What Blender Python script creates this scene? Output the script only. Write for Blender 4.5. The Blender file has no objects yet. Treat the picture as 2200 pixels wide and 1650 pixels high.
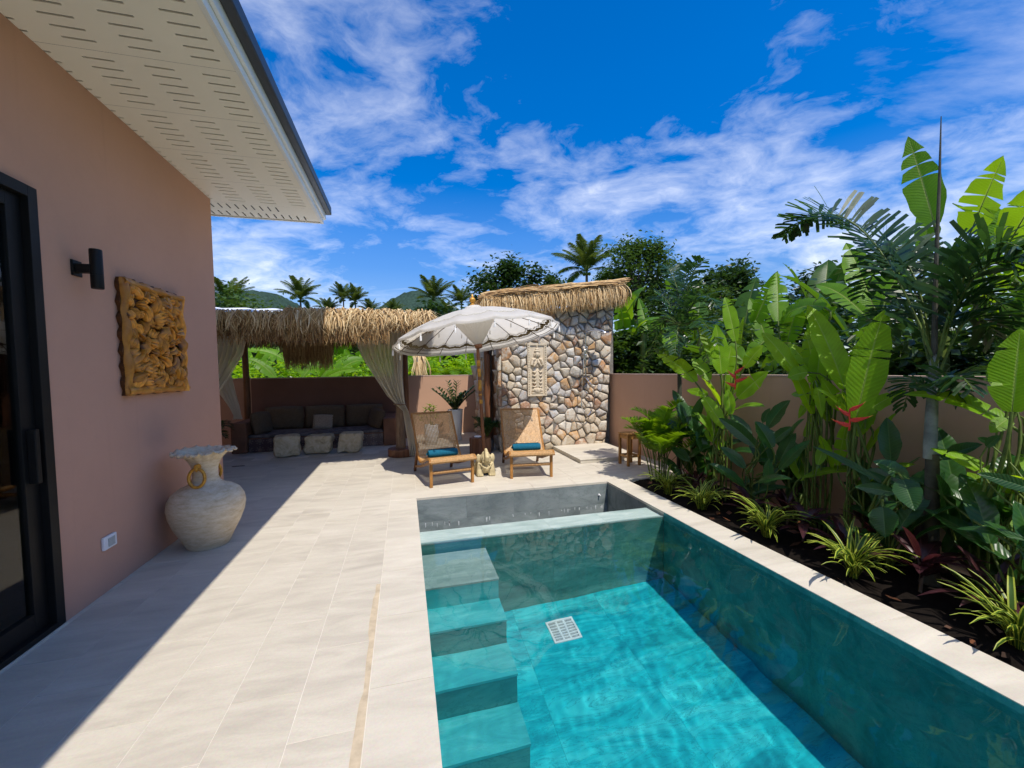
import bpy, bmesh, math, random
from mathutils import Vector, Matrix, Euler, noise
V = Vector
sc = bpy.context.scene
col = sc.collection
# ------------------------------------------------------------------ camera
FPX, CY, YAW, PITCH, ROLL, EYE = 884.39, 840.0, 0.254938, -0.0492599, 0.0134522, 1.65
_f = V((math.sin(YAW)*math.cos(PITCH), math.cos(YAW)*math.cos(PITCH), math.sin(PITCH)))
_r = V((math.cos(YAW), -math.sin(YAW), 0)); _d = _f.cross(_r)
_r2 = _r*math.cos(ROLL) + _d*math.sin(ROLL); _d2 = -_r*math.sin(ROLL) + _d*math.cos(ROLL)
cam_d = bpy.data.cameras.new('camera'); cam = bpy.data.objects.new('camera', cam_d); col.objects.link(cam)
cam_d.sensor_width = 36; cam_d.lens = FPX/2200*36; cam_d.shift_y = (CY-825)/2200
cam_d.clip_start = 0.05; cam_d.clip_end = 6000
cam.matrix_world = Matrix(((_r2.x, -_d2.x, -_f.x, 0), (_r2.y, -_d2.y, -_f.y, 0), (_r2.z, -_d2.z, -_f.z, EYE), (0, 0, 0, 1)))
sc.camera = cam
def at(px, py, X=None, Y=None, Z=None):
    """a place in the yard, read off the survey of the photograph: on the plane X, Y or Z"""
    d = _r2*((px-1100)/FPX) + _d2*((py-CY)/FPX) + _f
    c = V((0, 0, EYE))
    if X is not None: return c + d*(X/d.x)
    if Y is not None: return c + d*(Y/d.y)
    return c + d*((Z-EYE)/d.z)
# ------------------------------------------------------------------ light
SUN = V((0.14, -0.55, 1.0)).normalized()
EL = math.asin(SUN.z); AZ = math.atan2(SUN.x, SUN.y)
sun_d = bpy.data.lights.new('sun', 'SUN'); sun = bpy.data.objects.new('sun', sun_d); col.objects.link(sun)
sun_d.energy = 3.0; sun_d.angle = math.radians(0.5); sun_d.color = (1.0, 0.94, 0.85)
sun.rotation_euler = SUN.to_track_quat('Z', 'Y').to_euler(); sun.location = (3, -6, 12)
sun_d.cycles.is_caustics_light = True
world = bpy.data.worlds.new('World'); sc.world = world; world.use_nodes = True

def nd(nt, typ, props=None, **inp):
    n = nt.nodes.new(typ)
    for k, v in (props or {}).items(): setattr(n, k, v)
    for k, v in inp.items():
        k = k.replace('_', ' ')
        s = n.inputs[int(k[1:])] if k[0] == 'i' and k[1:].isdigit() else n.inputs[k]
        if isinstance(v, bpy.types.NodeSocket): nt.links.new(v, s)
        elif isinstance(v, bpy.types.Node): nt.links.new(v.outputs[0], s)
        else:
            if s.type == 'RGBA' and len(v) == 3: v = (*v, 1)
            s.default_value = v
    return n
def ramp(nt, fac, stops, interp='LINEAR'):
    r = nd(nt, 'ShaderNodeValToRGB', Fac=fac); cr = r.color_ramp; cr.interpolation = interp
    while len(cr.elements) < len(stops): cr.elements.new(0.5)
    for e, (p, c) in zip(cr.elements, stops):
        e.position = p; e.color = (*c, 1) if len(c) == 3 else c
    return r
def mixc(nt, fac, a, b, mode='MIX'):
    n = nd(nt, 'ShaderNodeMix', {'data_type': 'RGBA', 'blend_type': mode})
    for s, v in ((n.inputs[0], fac), (n.inputs[6], a), (n.inputs[7], b)):
        if isinstance(v, bpy.types.NodeSocket): nt.links.new(v, s)
        elif isinstance(v, bpy.types.Node): nt.links.new(v.outputs[0], s)
        elif s.type == 'RGBA': s.default_value = (*v, 1) if len(v) == 3 else v
        else: s.default_value = v
    return n.outputs[2]
def math_(nt, op, a, b=None, clamp=False):
    n = nd(nt, 'ShaderNodeMath', {'operation': op, 'use_clamp': clamp}, i0=a)
    if b is not None:
        if isinstance(b, bpy.types.NodeSocket): nt.links.new(b, n.inputs[1])
        elif isinstance(b, bpy.types.Node): nt.links.new(b.outputs[0], n.inputs[1])
        else: n.inputs[1].default_value = b
    return n.outputs[0]

SKY_TURN = 0.30
def build_sky():
    nt = world.node_tree; bg = nt.nodes['Background']
    sky = nd(nt, 'ShaderNodeTexSky', {'sky_type': 'NISHITA', 'sun_disc': False, 'sun_elevation': EL, 'sun_rotation': AZ,
                                      'air_density': 1.0, 'dust_density': 0.25, 'ozone_density': 3.0, 'altitude': 0})
    hs = nd(nt, 'ShaderNodeHueSaturation', Hue=0.510, Saturation=1.62, Value=0.80, Color=sky.outputs[0])
    tc = nd(nt, 'ShaderNodeTexCoord')
    turn = nd(nt, 'ShaderNodeVectorRotate', {'rotation_type': 'Z_AXIS'}, Vector=tc.outputs['Generated'], Angle=SKY_TURN)
    sep = nd(nt, 'ShaderNodeSeparateXYZ', Vector=turn.outputs[0])
    zz = math_(nt, 'ADD', math_(nt, 'MAXIMUM', sep.outputs[2], 0.0), 0.20)
    pl = nd(nt, 'ShaderNodeCombineXYZ', X=math_(nt, 'DIVIDE', sep.outputs[0], zz), Y=math_(nt, 'DIVIDE', sep.outputs[1], zz), Z=0.0)
    # a patchy sheet of small rippled puffs broken up by a wide coverage noise, over streaks drawn out by the wind
    m1 = nd(nt, 'ShaderNodeMapping', Vector=pl, Location=(24.9, 20.11, 0), Rotation=(0, 0, 0.5), Scale=(1, 1.2, 1))
    m2 = nd(nt, 'ShaderNodeMapping', Vector=pl, Location=(15.16, 17.67, 0), Rotation=(0, 0, -0.6), Scale=(0.5, 1.35, 1))
    warp = nd(nt, 'ShaderNodeTexNoise', Vector=m1, Scale=2.2, Detail=4.0)
    mw = nd(nt, 'ShaderNodeVectorMath', {'operation': 'ADD'}, i0=m1.outputs[0], i1=nd(nt, 'ShaderNodeVectorMath', {'operation': 'SCALE'}, i0=warp.outputs['Color'], Scale=0.35).outputs[0])
    puff = nd(nt, 'ShaderNodeTexNoise', Vector=mw.outputs[0], Scale=6.0, Detail=7.0, Roughness=0.62)
    soft = nd(nt, 'ShaderNodeTexNoise', Vector=mw.outputs[0], Scale=1.7, Detail=9.0, Roughness=0.6)
    cover = nd(nt, 'ShaderNodeTexNoise', Vector=m1, Scale=0.55, Detail=2.0, Roughness=0.5)
    dens = math_(nt, 'ADD', math_(nt, 'MULTIPLY', puff.outputs[0], 0.42), math_(nt, 'MULTIPLY', soft.outputs[0], 0.58))
    dens = math_(nt, 'ADD', dens, math_(nt, 'MULTIPLY', math_(nt, 'SUBTRACT', cover.outputs[0], 0.5), 1.05))
    a1 = ramp(nt, dens, [(0.46, (0, 0, 0)), (0.62, (.36, .36, .36)), (0.80, (.95, .95, .95))])
    strk = nd(nt, 'ShaderNodeTexNoise', Vector=m2, Scale=1.3, Detail=9.0, Roughness=0.62, Distortion=0.5)
    cov2 = nd(nt, 'ShaderNodeTexNoise', Vector=m2, Scale=0.45, Detail=1.5)
    d2 = math_(nt, 'ADD', strk.outputs[0], math_(nt, 'MULTIPLY', math_(nt, 'SUBTRACT', cov2.outputs[0], 0.5), 0.9))
    a2 = ramp(nt, d2, [(0.52, (0, 0, 0)), (0.88, (.72, .72, .72))])
    al = math_(nt, 'MAXIMUM', a1.outputs[0], a2.outputs[0])
    # towards the horizon the thin sheet is seen edge-on and closes up
    hz = ramp(nt, sep.outputs[2], [(0.0, (.62, .62, .62)), (0.14, (.42, .42, .42)), (0.40, (0, 0, 0))])
    al = math_(nt, 'ADD', math_(nt, 'MULTIPLY', al, 0.78), math_(nt, 'MULTIPLY', hz.outputs[0], 0.30), True)
    pale = ramp(nt, sep.outputs[2], [(0.0, (.40, .43, .50)), (0.10, (.50, .53, .60)), (0.30, (.85, .86, .9)), (0.55, (1, 1, 1))])
    cl = mixc(nt, al, mixc(nt, 1.0, hs, pale, 'MULTIPLY'), (5.9, 5.9, 5.9))
    nt.links.new(cl, bg.inputs[0]); bg.inputs[1].default_value = 0.15
build_sky()
vs = sc.view_settings; vs.view_transform = 'Standard'; vs.look = 'None'; vs.exposure = 0.75; vs.gamma = 1.0; vs.use_curve_mapping = False
sc.render.engine = 'CYCLES'; cy = sc.cycles
cy.use_denoising = True; cy.use_adaptive_sampling = True; cy.adaptive_threshold = 0.02; cy.max_bounces = 7; cy.diffuse_bounces = 3; cy.glossy_bounces = 3; cy.transmission_bounces = 6; cy.transparent_max_bounces = 8
cy.caustics_refractive = True; cy.caustics_reflective = False; cy.blur_glossy = 0.4; cy.sample_clamp_indirect = 8.0

# ------------------------------------------------------------------ helpers
class MB:
    """collects one piece of geometry; uv and a (one random number) per vertex are optional"""
    def __init__(s): s.v = []; s.f = []; s.m = []; s.uv = []; s.a = []
    def add(s, vs_, fs, mi=0, uv=None, a=0.0):
        o = len(s.v); s.v += [tuple(p) for p in vs_]; s.f += [tuple(i+o for i in f) for f in fs]; s.m += [mi]*len(fs)
        s.uv += list(uv) if uv else [(0, 0)]*len(vs_); s.a += [a]*len(vs_)
        return s
    def box(s, a, b, mi=0, ra=0.0):
        x0, y0, z0 = a; x1, y1, z1 = b
        return s.add([(x0, y0, z0), (x1, y0, z0), (x1, y1, z0), (x0, y1, z0), (x0, y0, z1), (x1, y0, z1), (x1, y1, z1), (x0, y1, z1)],
                     [(0, 3, 2, 1), (4, 5, 6, 7), (0, 1, 5, 4), (1, 2, 6, 5), (2, 3, 7, 6), (3, 0, 4, 7)], mi, None, ra)
    def beam(s, p, q, w, h, mi=0, ra=0.0, up=V((0, 0, 1))):
        p = V(p); q = V(q); t = (q-p).normalized(); sd = t.cross(up)
        sd = sd.normalized() if sd.length > 1e-4 else V((1, 0, 0)); u = sd.cross(t)
        vs_ = [e + sd*(i*w/2) + u*(j*h/2) for e in (p, q) for i, j in ((-1, -1), (1, -1), (1, 1), (-1, 1))]
        return s.add(vs_, [(0, 1, 2, 3), (7, 6, 5, 4), (0, 4, 5, 1), (1, 5, 6, 2), (2, 6, 7, 3), (3, 7, 4, 0)], mi, None, ra)
    def tube(s, pts, rad, n=6, mi=0, cap=True, ra=0.0):
        pts = [V(p) for p in pts]; k = len(pts)
        if not hasattr(rad, '__len__'): rad = [rad]*k
        vs_ = []; uv = []; ref = None
        for i, p in enumerate(pts):
            t = (pts[min(i+1, k-1)] - pts[max(i-1, 0)]).normalized()
            if ref is None: ref = V((1, 0, 0)) if abs(t.x) < 0.8 else V((0, 1, 0))
            sd = (ref - t*ref.dot(t)).normalized(); ref = sd; u = t.cross(sd)
            for j in range(n):
                a = 2*math.pi*j/n; vs_.append(p + (sd*math.cos(a) + u*math.sin(a))*rad[i]); uv.append((j/n, i/k))
        fs = [(i*n+j, i*n+(j+1) % n, (i+1)*n+(j+1) % n, (i+1)*n+j) for i in range(k-1) for j in range(n)]
        if cap: fs += [tuple(range(n-1, -1, -1)), tuple((k-1)*n+j for j in range(n))]
        return s.add(vs_, fs, mi, uv, ra)
    def lathe(s, prof, n=24, mi=0, fn=None, c=(0, 0, 0), ra=0.0):
        vs_ = []
        for i, (r, z) in enumerate(prof):
            for j in range(n):
                a = 2*math.pi*j/n; rr, zz = (fn(i, a, r, z) if fn else (r, z))
                vs_.append((c[0]+rr*math.cos(a), c[1]+rr*math.sin(a), c[2]+zz))
        k = len(prof)
        fs = [(i*n+j, i*n+(j+1) % n, (i+1)*n+(j+1) % n, (i+1)*n+j) for i in range(k-1) for j in range(n)]
        if prof[0][0] > 1e-4: fs.append(tuple(range(n-1, -1, -1)))
        if prof[-1][0] > 1e-4: fs.append(tuple((k-1)*n+j for j in range(n)))
        return s.add(vs_, fs, mi, None, ra)
    def grid(s, P, mi=0, uv=None, ra=0.0, wrap=False):
        r, c = len(P), len(P[0]); vs_ = [p for row in P for p in row]
        cc = c if wrap else c-1
        fs = [(i*c+j, i*c+(j+1) % c, (i+1)*c+(j+1) % c, (i+1)*c+j) for i in range(r-1) for j in range(cc)]
        return s.add(vs_, fs, mi, uv, ra)
    def ball(s, c, r, n=8, mi=0, ra=0.0):
        r = r if hasattr(r, '__len__') else (r, r, r); k = max(4, n//2+1)
        vs_ = [(c[0]+r[0]*math.sin(math.pi*i/k)*math.cos(2*math.pi*j/n), c[1]+r[1]*math.sin(math.pi*i/k)*math.sin(2*math.pi*j/n), c[2]+r[2]*math.cos(math.pi*i/k)) for i in range(k+1) for j in range(n)]
        fs = [(i*n+j, (i+1)*n+j, (i+1)*n+(j+1) % n, i*n+(j+1) % n) for i in range(k) for j in range(n)]
        return s.add(vs_, fs, mi, None, ra)
    def mesh(s, name, mats, smooth=True, bevel=0.0, angle=None):
        me = bpy.data.meshes.new(name); me.from_pydata(s.v, [], s.f)
        for m in (mats if isinstance(mats, (list, tuple)) else [mats]): me.materials.append(m)
        me.polygons.foreach_set('material_index', s.m)
        ul = me.uv_layers.new(name='UVMap'); li = [0]*len(me.loops); me.loops.foreach_get('vertex_index', li)
        ul.data.foreach_set('uv', [c for i in li for c in s.uv[i]])
        at_ = me.attributes.new('rnd', 'FLOAT', 'POINT'); at_.data.foreach_set('value', s.a)
        if bevel or s.merge:
            bm = bmesh.new(); bm.from_mesh(me)
            if s.merge: bmesh.ops.remove_doubles(bm, verts=bm.verts, dist=1e-5)
            if bevel: bmesh.ops.bevel(bm, geom=[e for e in bm.edges if e.is_manifold and e.calc_face_angle() > 0.6], offset=bevel, segments=2, profile=0.6, affect='EDGES', clamp_overlap=True)
            bm.to_mesh(me); bm.free()
        me.polygons.foreach_set('use_smooth', [bool(smooth)]*len(me.polygons))
        if smooth:
            try: me.set_sharp_from_angle(angle=math.radians(angle or 42))
            except Exception: pass
        me.update(); return me
    merge = False
    def obj(s, name, mats, parent=None, loc=(0, 0, 0), rot=(0, 0, 0), **kw):
        return put(name, s.mesh(name, mats, **kw), parent, loc, rot)
def put(name, me, parent=None, loc=(0, 0, 0), rot=(0, 0, 0), scale=(1, 1, 1)):
    o = bpy.data.objects.new(name, me); col.objects.link(o)
    o.parent = parent; o.location = loc; o.rotation_euler = rot; o.scale = scale if hasattr(scale, '__len__') else (scale,)*3
    return o
def thing(name, label, cat, loc=(0, 0, 0), rz=0.0, group=None):
    o = bpy.data.objects.new(name, None); col.objects.link(o); o.location = loc; o.rotation_euler = (0, 0, rz); o.empty_display_size = 0.1
    return tag(o, label, cat, group)
def tag(o, label=None, cat=None, group=None, kind=None):
    for k, v in (('label', label), ('category', cat), ('group', group), ('kind', kind)):
        if v: o[k] = v
    return o
def struct(o): o['kind'] = 'structure'; return o
def stuff(o): o['kind'] = 'stuff'; return o
def lerp(a, b, t): return a + (b-a)*t
def bez(p0, c, p1, n): return [p0*((1-t)**2) + c*(2*t*(1-t)) + p1*(t*t) for t in [i/(n-1) for i in range(n)]]
# ------------------------------------------------------------------ materials
def mat(name, rough=0.6, spec=0.4):
    m = bpy.data.materials.new(name); m.use_nodes = True; nt = m.node_tree; b = nt.nodes['Principled BSDF']
    b.inputs['Roughness'].default_value = rough; b.inputs['Specular IOR Level'].default_value = spec
    return m, nt, b
def setc(nt, b, c):
    if isinstance(c, (tuple, list)): b.inputs['Base Color'].default_value = (*c, 1)
    else: nt.links.new(c if isinstance(c, bpy.types.NodeSocket) else c.outputs[0], b.inputs['Base Color'])
def bump(nt, b, h, strength=0.3, dist=0.01):
    n = nd(nt, 'ShaderNodeBump', Strength=strength, Distance=dist, Height=h); nt.links.new(n.outputs[0], b.inputs['Normal'])
def pos(nt): return nd(nt, 'ShaderNodeNewGeometry').outputs['Position']
def objc(nt): return nd(nt, 'ShaderNodeTexCoord').outputs['Object']
def rndo(nt): return nd(nt, 'ShaderNodeObjectInfo').outputs['Random']
def rnda(nt): return nd(nt, 'ShaderNodeAttribute', {'attribute_name': 'rnd'}).outputs['Fac']
def plain(name, c, rough=0.5, spec=0.4, var=0.12, scale=6.0, bmp=0.0, metal=0.0, obj_var=0.0):
    m, nt, b = mat(name, rough, spec)
    n = nd(nt, 'ShaderNodeTexNoise', Vector=pos(nt), Scale=scale, Detail=6.0, Roughness=0.6)
    a = tuple(x*(1-var) for x in c); d = tuple(min(1, x*(1+var)) for x in c)
    cc = ramp(nt, n.outputs[0], [(0.3, a), (0.7, d)]).outputs[0]
    if obj_var:
        h = nd(nt, 'ShaderNodeHueSaturation', Value=nd(nt, 'ShaderNodeMapRange', Value=rndo(nt), i3=1-obj_var, i4=1+obj_var).outputs[0], Color=cc); cc = h.outputs[0]
    setc(nt, b, cc); b.inputs['Metallic'].default_value = metal
    if bmp: bump(nt, b, nd(nt, 'ShaderNodeTexNoise', Vector=pos(nt), Scale=scale*12, Detail=5.0).outputs[0], bmp, 0.004)
    return m
def stone_slab(name, base, dark, light, rough=0.5, spec=0.4, vein=0.55, ang=0.7, sc_=1.0, objv=0.06, jump=1.0):
    """honed slab: drawn-out cloudy veins that run on a slant, shifted for every slab"""
    m, nt, b = mat(name, rough, spec)
    off = nd(nt, 'ShaderNodeCombineXYZ', X=math_(nt, 'MULTIPLY', rndo(nt), 37.0*jump), Y=math_(nt, 'MULTIPLY', rndo(nt), 91.0*jump), Z=0.0)
    p = nd(nt, 'ShaderNodeVectorMath', {'operation': 'ADD'}, i0=pos(nt), i1=off.outputs[0])
    mp = nd(nt, 'ShaderNodeMapping', Vector=p.outputs[0], Rotation=(0, 0, ang), Scale=(0.8*sc_, 3.2*sc_, 2.0*sc_))
    n1 = nd(nt, 'ShaderNodeTexNoise', Vector=mp, Scale=1.6, Detail=9.0, Roughness=0.62, Distortion=0.9)
    c1 = ramp(nt, n1.outputs[0], [(0.30, dark), (0.50, base), (0.72, light)])
    n2 = nd(nt, 'ShaderNodeTexNoise', Vector=mp, Scale=2.3, Detail=12.0, Roughness=0.72, Distortion=1.6)
    v = ramp(nt, n2.outputs[0], [(0.485, (0, 0, 0)), (0.5, (1, 1, 1)), (0.515, (0, 0, 0))])
    c2 = mixc(nt, math_(nt, 'MULTIPLY', v.outputs[0], vein), c1, dark)
    n3 = nd(nt, 'ShaderNodeTexNoise', Vector=pos(nt), Scale=90.0, Detail=4.0)
    c3 = mixc(nt, 0.13, c2, n3.outputs['Color'], 'OVERLAY')
    h = nd(nt, 'ShaderNodeHueSaturation', Value=nd(nt, 'ShaderNodeMapRange', Value=rndo(nt), i3=1-objv, i4=1+objv).outputs[0], Color=c3)
    setc(nt, b, h); bump(nt, b, n3.outputs[0], 0.12, 0.002)
    nt.links.new(nd(nt, 'ShaderNodeMapRange', Value=n1.outputs[0], i3=rough-0.1, i4=rough+0.12).outputs[0], b.inputs['Roughness'])
    return m
def wood(name, dark, light, rough=0.5, axis=2, sc_=1.0, objv=0.1, bmp=0.25):
    m, nt, b = mat(name, rough, 0.4)
    s = [14*sc_]*3; s[axis] = 1.1*sc_
    mp = nd(nt, 'ShaderNodeMapping', Vector=objc(nt), Scale=tuple(s))
    n = nd(nt, 'ShaderNodeTexNoise', Vector=mp, Scale=2.2, Detail=8.0, Roughness=0.62, Distortion=1.0)
    c = ramp(nt, n.outputs[0], [(0.28, dark), (0.72, light)])
    h = nd(nt, 'ShaderNodeHueSaturation', Value=nd(nt, 'ShaderNodeMapRange', Value=rndo(nt), i3=1-objv, i4=1+objv).outputs[0], Color=c)
    setc(nt, b, h); bump(nt, b, n.outputs[0], bmp, 0.004); return m
def straw(name, dark, mid, light, trans=0.15):
    """dry leaf strips: each strip carries its own random number"""
    m, nt, b = mat(name, 0.62, 0.3)
    n = nd(nt, 'ShaderNodeTexNoise', Vector=pos(nt), Scale=30.0, Detail=3.0)
    r = math_(nt, 'ADD', rnda(nt), math_(nt, 'MULTIPLY', math_(nt, 'SUBTRACT', n.outputs[0], 0.5), 0.5))
    c = ramp(nt, r, [(0.08, dark), (0.5, mid), (0.95, light)]); setc(nt, b, c)
    t = nd(nt, 'ShaderNodeBsdfTranslucent', Color=c); mx = nd(nt, 'ShaderNodeMixShader', Fac=trans, i1=b.outputs[0], i2=t.outputs[0])
    nt.links.new(mx.outputs[0], nt.nodes['Material Output'].inputs['Surface']); return m
def leaf(name, c, tcol, rough=0.38, trans=0.45, vein=60.0, rib=None, spec=0.5, var=0.25, stripe=None):
    """blade lit from above and glowing when the sun stands behind it; uv: u across (-1..1 about the midrib), v along"""
    m, nt, b = mat(name, rough, spec)
    uv = nd(nt, 'ShaderNodeUVMap').outputs[0]; sp = nd(nt, 'ShaderNodeSeparateXYZ', Vector=uv)
    au = math_(nt, 'ABSOLUTE', sp.outputs[0])
    rv = math_(nt, 'ADD', math_(nt, 'MULTIPLY', rndo(nt), 0.5), math_(nt, 'MULTIPLY', rnda(nt), 0.5))
    base = ramp(nt, rv, [(0.0, tuple(x*(1-var) for x in c)), (0.5, c), (1.0, tuple(x*f for x, f in zip(c, (1+var*1.6, 1+var, 1+var*0.3))))])
    n = nd(nt, 'ShaderNodeTexNoise', Vector=pos(nt), Scale=9.0, Detail=4.0)
    cc = mixc(nt, ramp(nt, n.outputs[0], [(0.35, (0, 0, 0)), (0.7, (.75, .75, .75))]).outputs[0], base, tuple(x*0.55 for x in c))
    ph = math_(nt, 'SINE', math_(nt, 'MULTIPLY', math_(nt, 'SUBTRACT', sp.outputs[1], math_(nt, 'MULTIPLY', au, 0.10)), vein))
    if vein:
        cc = mixc(nt, math_(nt, 'MULTIPLY', math_(nt, 'MAXIMUM', ph, 0.0), 0.34), cc, tuple(min(1, x*1.45) for x in c))
        bump(nt, b, ph, 0.2, 0.003)
    if vein:   # dry brown margin, uneven
        ed = math_(nt, 'MULTIPLY', math_(nt, 'ADD', au, math_(nt, 'MULTIPLY', n.outputs[0], 0.5)), 0.6)
        cc = mixc(nt, ramp(nt, ed, [(0.80, (0, 0, 0)), (0.86, (.75, .75, .75))]).outputs[0], cc, (.24, .15, .04))
    ribm = ramp(nt, au, [(0.03, (1, 1, 1)), (0.075, (0, 0, 0))])
    if rib: cc = mixc(nt, ribm.outputs[0], cc, rib)
    if stripe: cc = mixc(nt, ramp(nt, au, [(stripe[0], (0, 0, 0)), (stripe[0]+0.12, (1, 1, 1))]).outputs[0], cc, stripe[1])
    setc(nt, b, cc)
    t = nd(nt, 'ShaderNodeBsdfTranslucent', Color=mixc(nt, 0.55, cc, tcol) if not stripe else cc)
    mx = nd(nt, 'ShaderNodeMixShader', Fac=trans, i1=b.outputs[0], i2=t.outputs[0])
    nt.links.new(mx.outputs[0], nt.nodes['Material Output'].inputs['Surface']); return m

def render_coat(name, c):
    """trowelled cement render under matt paint: cloudy patches, arcs of the float, a few rain marks"""
    m, nt, b = mat(name, 0.8, 0.2); P = pos(nt)
    n1 = nd(nt, 'ShaderNodeTexNoise', Vector=P, Scale=0.9, Detail=5.0, Roughness=0.6); n2 = nd(nt, 'ShaderNodeTexNoise', Vector=P, Scale=7.0, Detail=8.0, Roughness=0.7, Distortion=1.5)
    c1 = ramp(nt, n1.outputs[0], [(0.3, tuple(x*.95 for x in c)), (0.7, tuple(min(1, x*1.04) for x in c))])
    c2 = mixc(nt, ramp(nt, n2.outputs[0], [(0.52, (0, 0, 0)), (0.76, (.18, .18, .18))]).outputs[0], c1, tuple(x*.80 for x in c))
    st = nd(nt, 'ShaderNodeTexNoise', Vector=nd(nt, 'ShaderNodeMapping', Vector=P, Scale=(9, 9, .35)).outputs[0], Scale=1.0, Detail=4.0)
    c3 = mixc(nt, ramp(nt, st.outputs[0], [(0.64, (0, 0, 0)), (0.78, (.22, .22, .22))]).outputs[0], c2, tuple(x*.72 for x in c)); setc(nt, b, c3)
    g = nd(nt, 'ShaderNodeTexNoise', Vector=P, Scale=55.0, Detail=5.0); bump(nt, b, math_(nt, 'ADD', g.outputs[0], math_(nt, 'MULTIPLY', n2.outputs[0], 1.5)), 0.22, 0.004); return m
MT = {}
MT['deck'] = stone_slab('deck_tile', (.525, .475, .385), (.43, .385, .315), (.60, .55, .455), 0.55, 0.35, 0.35, 0.62, 1.0, 0.012, 0.005)
MT['coping'] = stone_slab('coping_tile', (.545, .495, .405), (.47, .425, .345), (.61, .56, .465), 0.58, 0.3, 0.25, 0.75, 1.0, 0.02, 0.012)
MT['grout'] = plain('pale_grout', (.66, .61, .53), 0.8, 0.2)
MT['greytile'] = stone_slab('grey_stone_tile', (.195, .225, .22), (.11, .135, .135), (.28, .31, .30), 0.5, 0.4, 0.7, 0.15, 1.2, 0.10)
MT['ledge'] = stone_slab('pale_green_slate', (.36, .45, .41), (.24, .33, .30), (.50, .58, .53), 0.5, 0.4, 0.5, 0.2, 1.3, 0.05)
MT['poolfloor'] = stone_slab('water_tint_floor', (.008, .48, .54), (.003, .22, .28), (.07, .68, .70), 0.5, 0.3, 0.85, 1.05, 1.0, 0.03)  # water's depth tint put into the colours of floor, steps, walls, ledge face
MT['poolstep'] = stone_slab('water_tint_step', (.055, .47, .48), (.03, .33, .36), (.15, .57, .56), 0.5, 0.3, 0.5, 0.2, 1.2, 0.04)
MT['poolwall'] = stone_slab('water_tint_wall', (.040, .285, .28), (.016, .16, .17), (.10, .38, .36), 0.5, 0.3, 0.7, 0.1, 0.9, 0.04)
MT['ledgeface'] = stone_slab('water_tint_ledge', (.085, .285, .255), (.035, .15, .145), (.19, .39, .345), 0.5, 0.3, 0.75, 0.1, 1.0, 0.04)
MT['lime'] = plain('lime_crust', (.62, .64, .64), 0.8, 0.2, 0.25, 40)
MT['plaster'] = render_coat('terracotta_plaster', (.555, .31, .215))
MT['wallplaster'] = render_coat('dusty_pink_plaster', (.50, .305, .205))
MT['darkpanel'] = plain('dark_brown_sheet', (.20, .105, .08), 0.8, 0.2, 0.08, 1.7, 0.12)
MT['carveback'] = plain('shade_toned_teak', (.075, .026, .006), 0.6, 0.3, 0.3, 12, 0.3)  # backing toned dark for the shade between the carved leaves
MT['wallcap'] = plain('wall_cap_plaster', (.50, .36, .29), 0.8, 0.2, 0.1, 3)
MT['soffit'] = plain('cream_soffit', (.90, .84, .70), 0.6, 0.3, 0.03, 1.5)
MT['white'] = plain('white_paint', (.80, .79, .75), 0.5, 0.4, 0.04, 3)
MT['charcoal'] = plain('charcoal_metal', (.030, .034, .040), 0.42, 0.5, 0.15, 5)
MT['black'] = plain('black_powder_coat', (.006, .006, .006), 0.5, 0.25, 0.15, 9)
MT['dark'] = plain('dark_void', (.012, .012, .012), 0.9, 0.1)
MT['soil'] = plain('dark_soil', (.009, .0065, .005), 0.95, 0.1, 0.5, 22, 0.8)
MT['poolbed'] = plain('teal_grout', (.03, .22, .24), 0.8, 0.2)
MT['terrain'] = plain('rough_grass', (.07, .11, .03), 0.95, 0.1, 0.4, 0.8)
MT['hill'] = plain('wooded_hill', (.030, .055, .040), 0.95, 0.05, 0.65, 0.22)
MT['roomwall'] = plain('room_wall', (.6, .57, .52), 0.8, 0.2)
MT['roomfloor'] = plain('room_floor', (.42, .38, .33), 0.4, 0.4)
MT['drape'] = plain('white_drape', (.72, .72, .70), 0.9, 0.1)
MT['gold'] = plain('old_gold', (.55, .27, .035), 0.42, 0.5, 0.35, 25, 0.3, 0.35)
MT['thatch'] = straw('dry_palm_thatch', (.20, .11, .045), (.50, .32, .14), (.80, .62, .35))
MT['grass_thatch'] = straw('dry_grass_thatch', (.26, .14, .05), (.50, .31, .125), (.74, .56, .31))
MT['sheer'] = None
MT['bark'] = wood('ridged_bark', (.10, .055, .03), (.40, .27, .17), 0.85, 2, 1.0, 0.1, 1.0)
MT['stump'] = wood('red_brown_wood', (.085, .03, .014), (.26, .11, .05), 0.5, 2, 0.6)
MT['teak'] = wood('golden_teak', (.27, .12, .028), (.50, .26, .075), 0.42, 1, 0.8)
MT['teakleg'] = wood('golden_teak_leg', (.22, .09, .018), (.42, .20, .05), 0.42, 2, 0.8)
MT['dteak'] = wood('dark_teak', (.09, .035, .012), (.22, .095, .04), 0.45, 2, 0.8)
MT['pole'] = wood('pole_wood', (.14, .05, .018), (.27, .11, .045), 0.35, 2, 1.5)
MT['carve'] = None
MT['rattan'] = plain('rattan_cord', (.45, .255, .095), 0.5, 0.4, 0.28, 40, 0.2)
MT['teal'] = plain('teal_towel', (.012, .105, .17), 0.95, 0.1, 0.25, 60, 0.6)
MT['ceramic'] = plain('white_ceramic', (.78, .78, .77), 0.3, 0.5, 0.03, 4)
MT['chrome'] = plain('chrome', (.62, .64, .66), 0.15, 0.5, 0.03, 4, 0, 1.0)
MT['plastic'] = plain('white_plastic', (.80, .80, .80), 0.35, 0.5, 0.02, 4)
MT['greyplastic'] = plain('grey_plastic', (.42, .44, .42), 0.4, 0.5, 0.1, 60)
MT['cushion'] = plain('taupe_canvas', (.15, .105, .068), 0.95, 0.1, 0.15, 25, 0.5)
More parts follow.
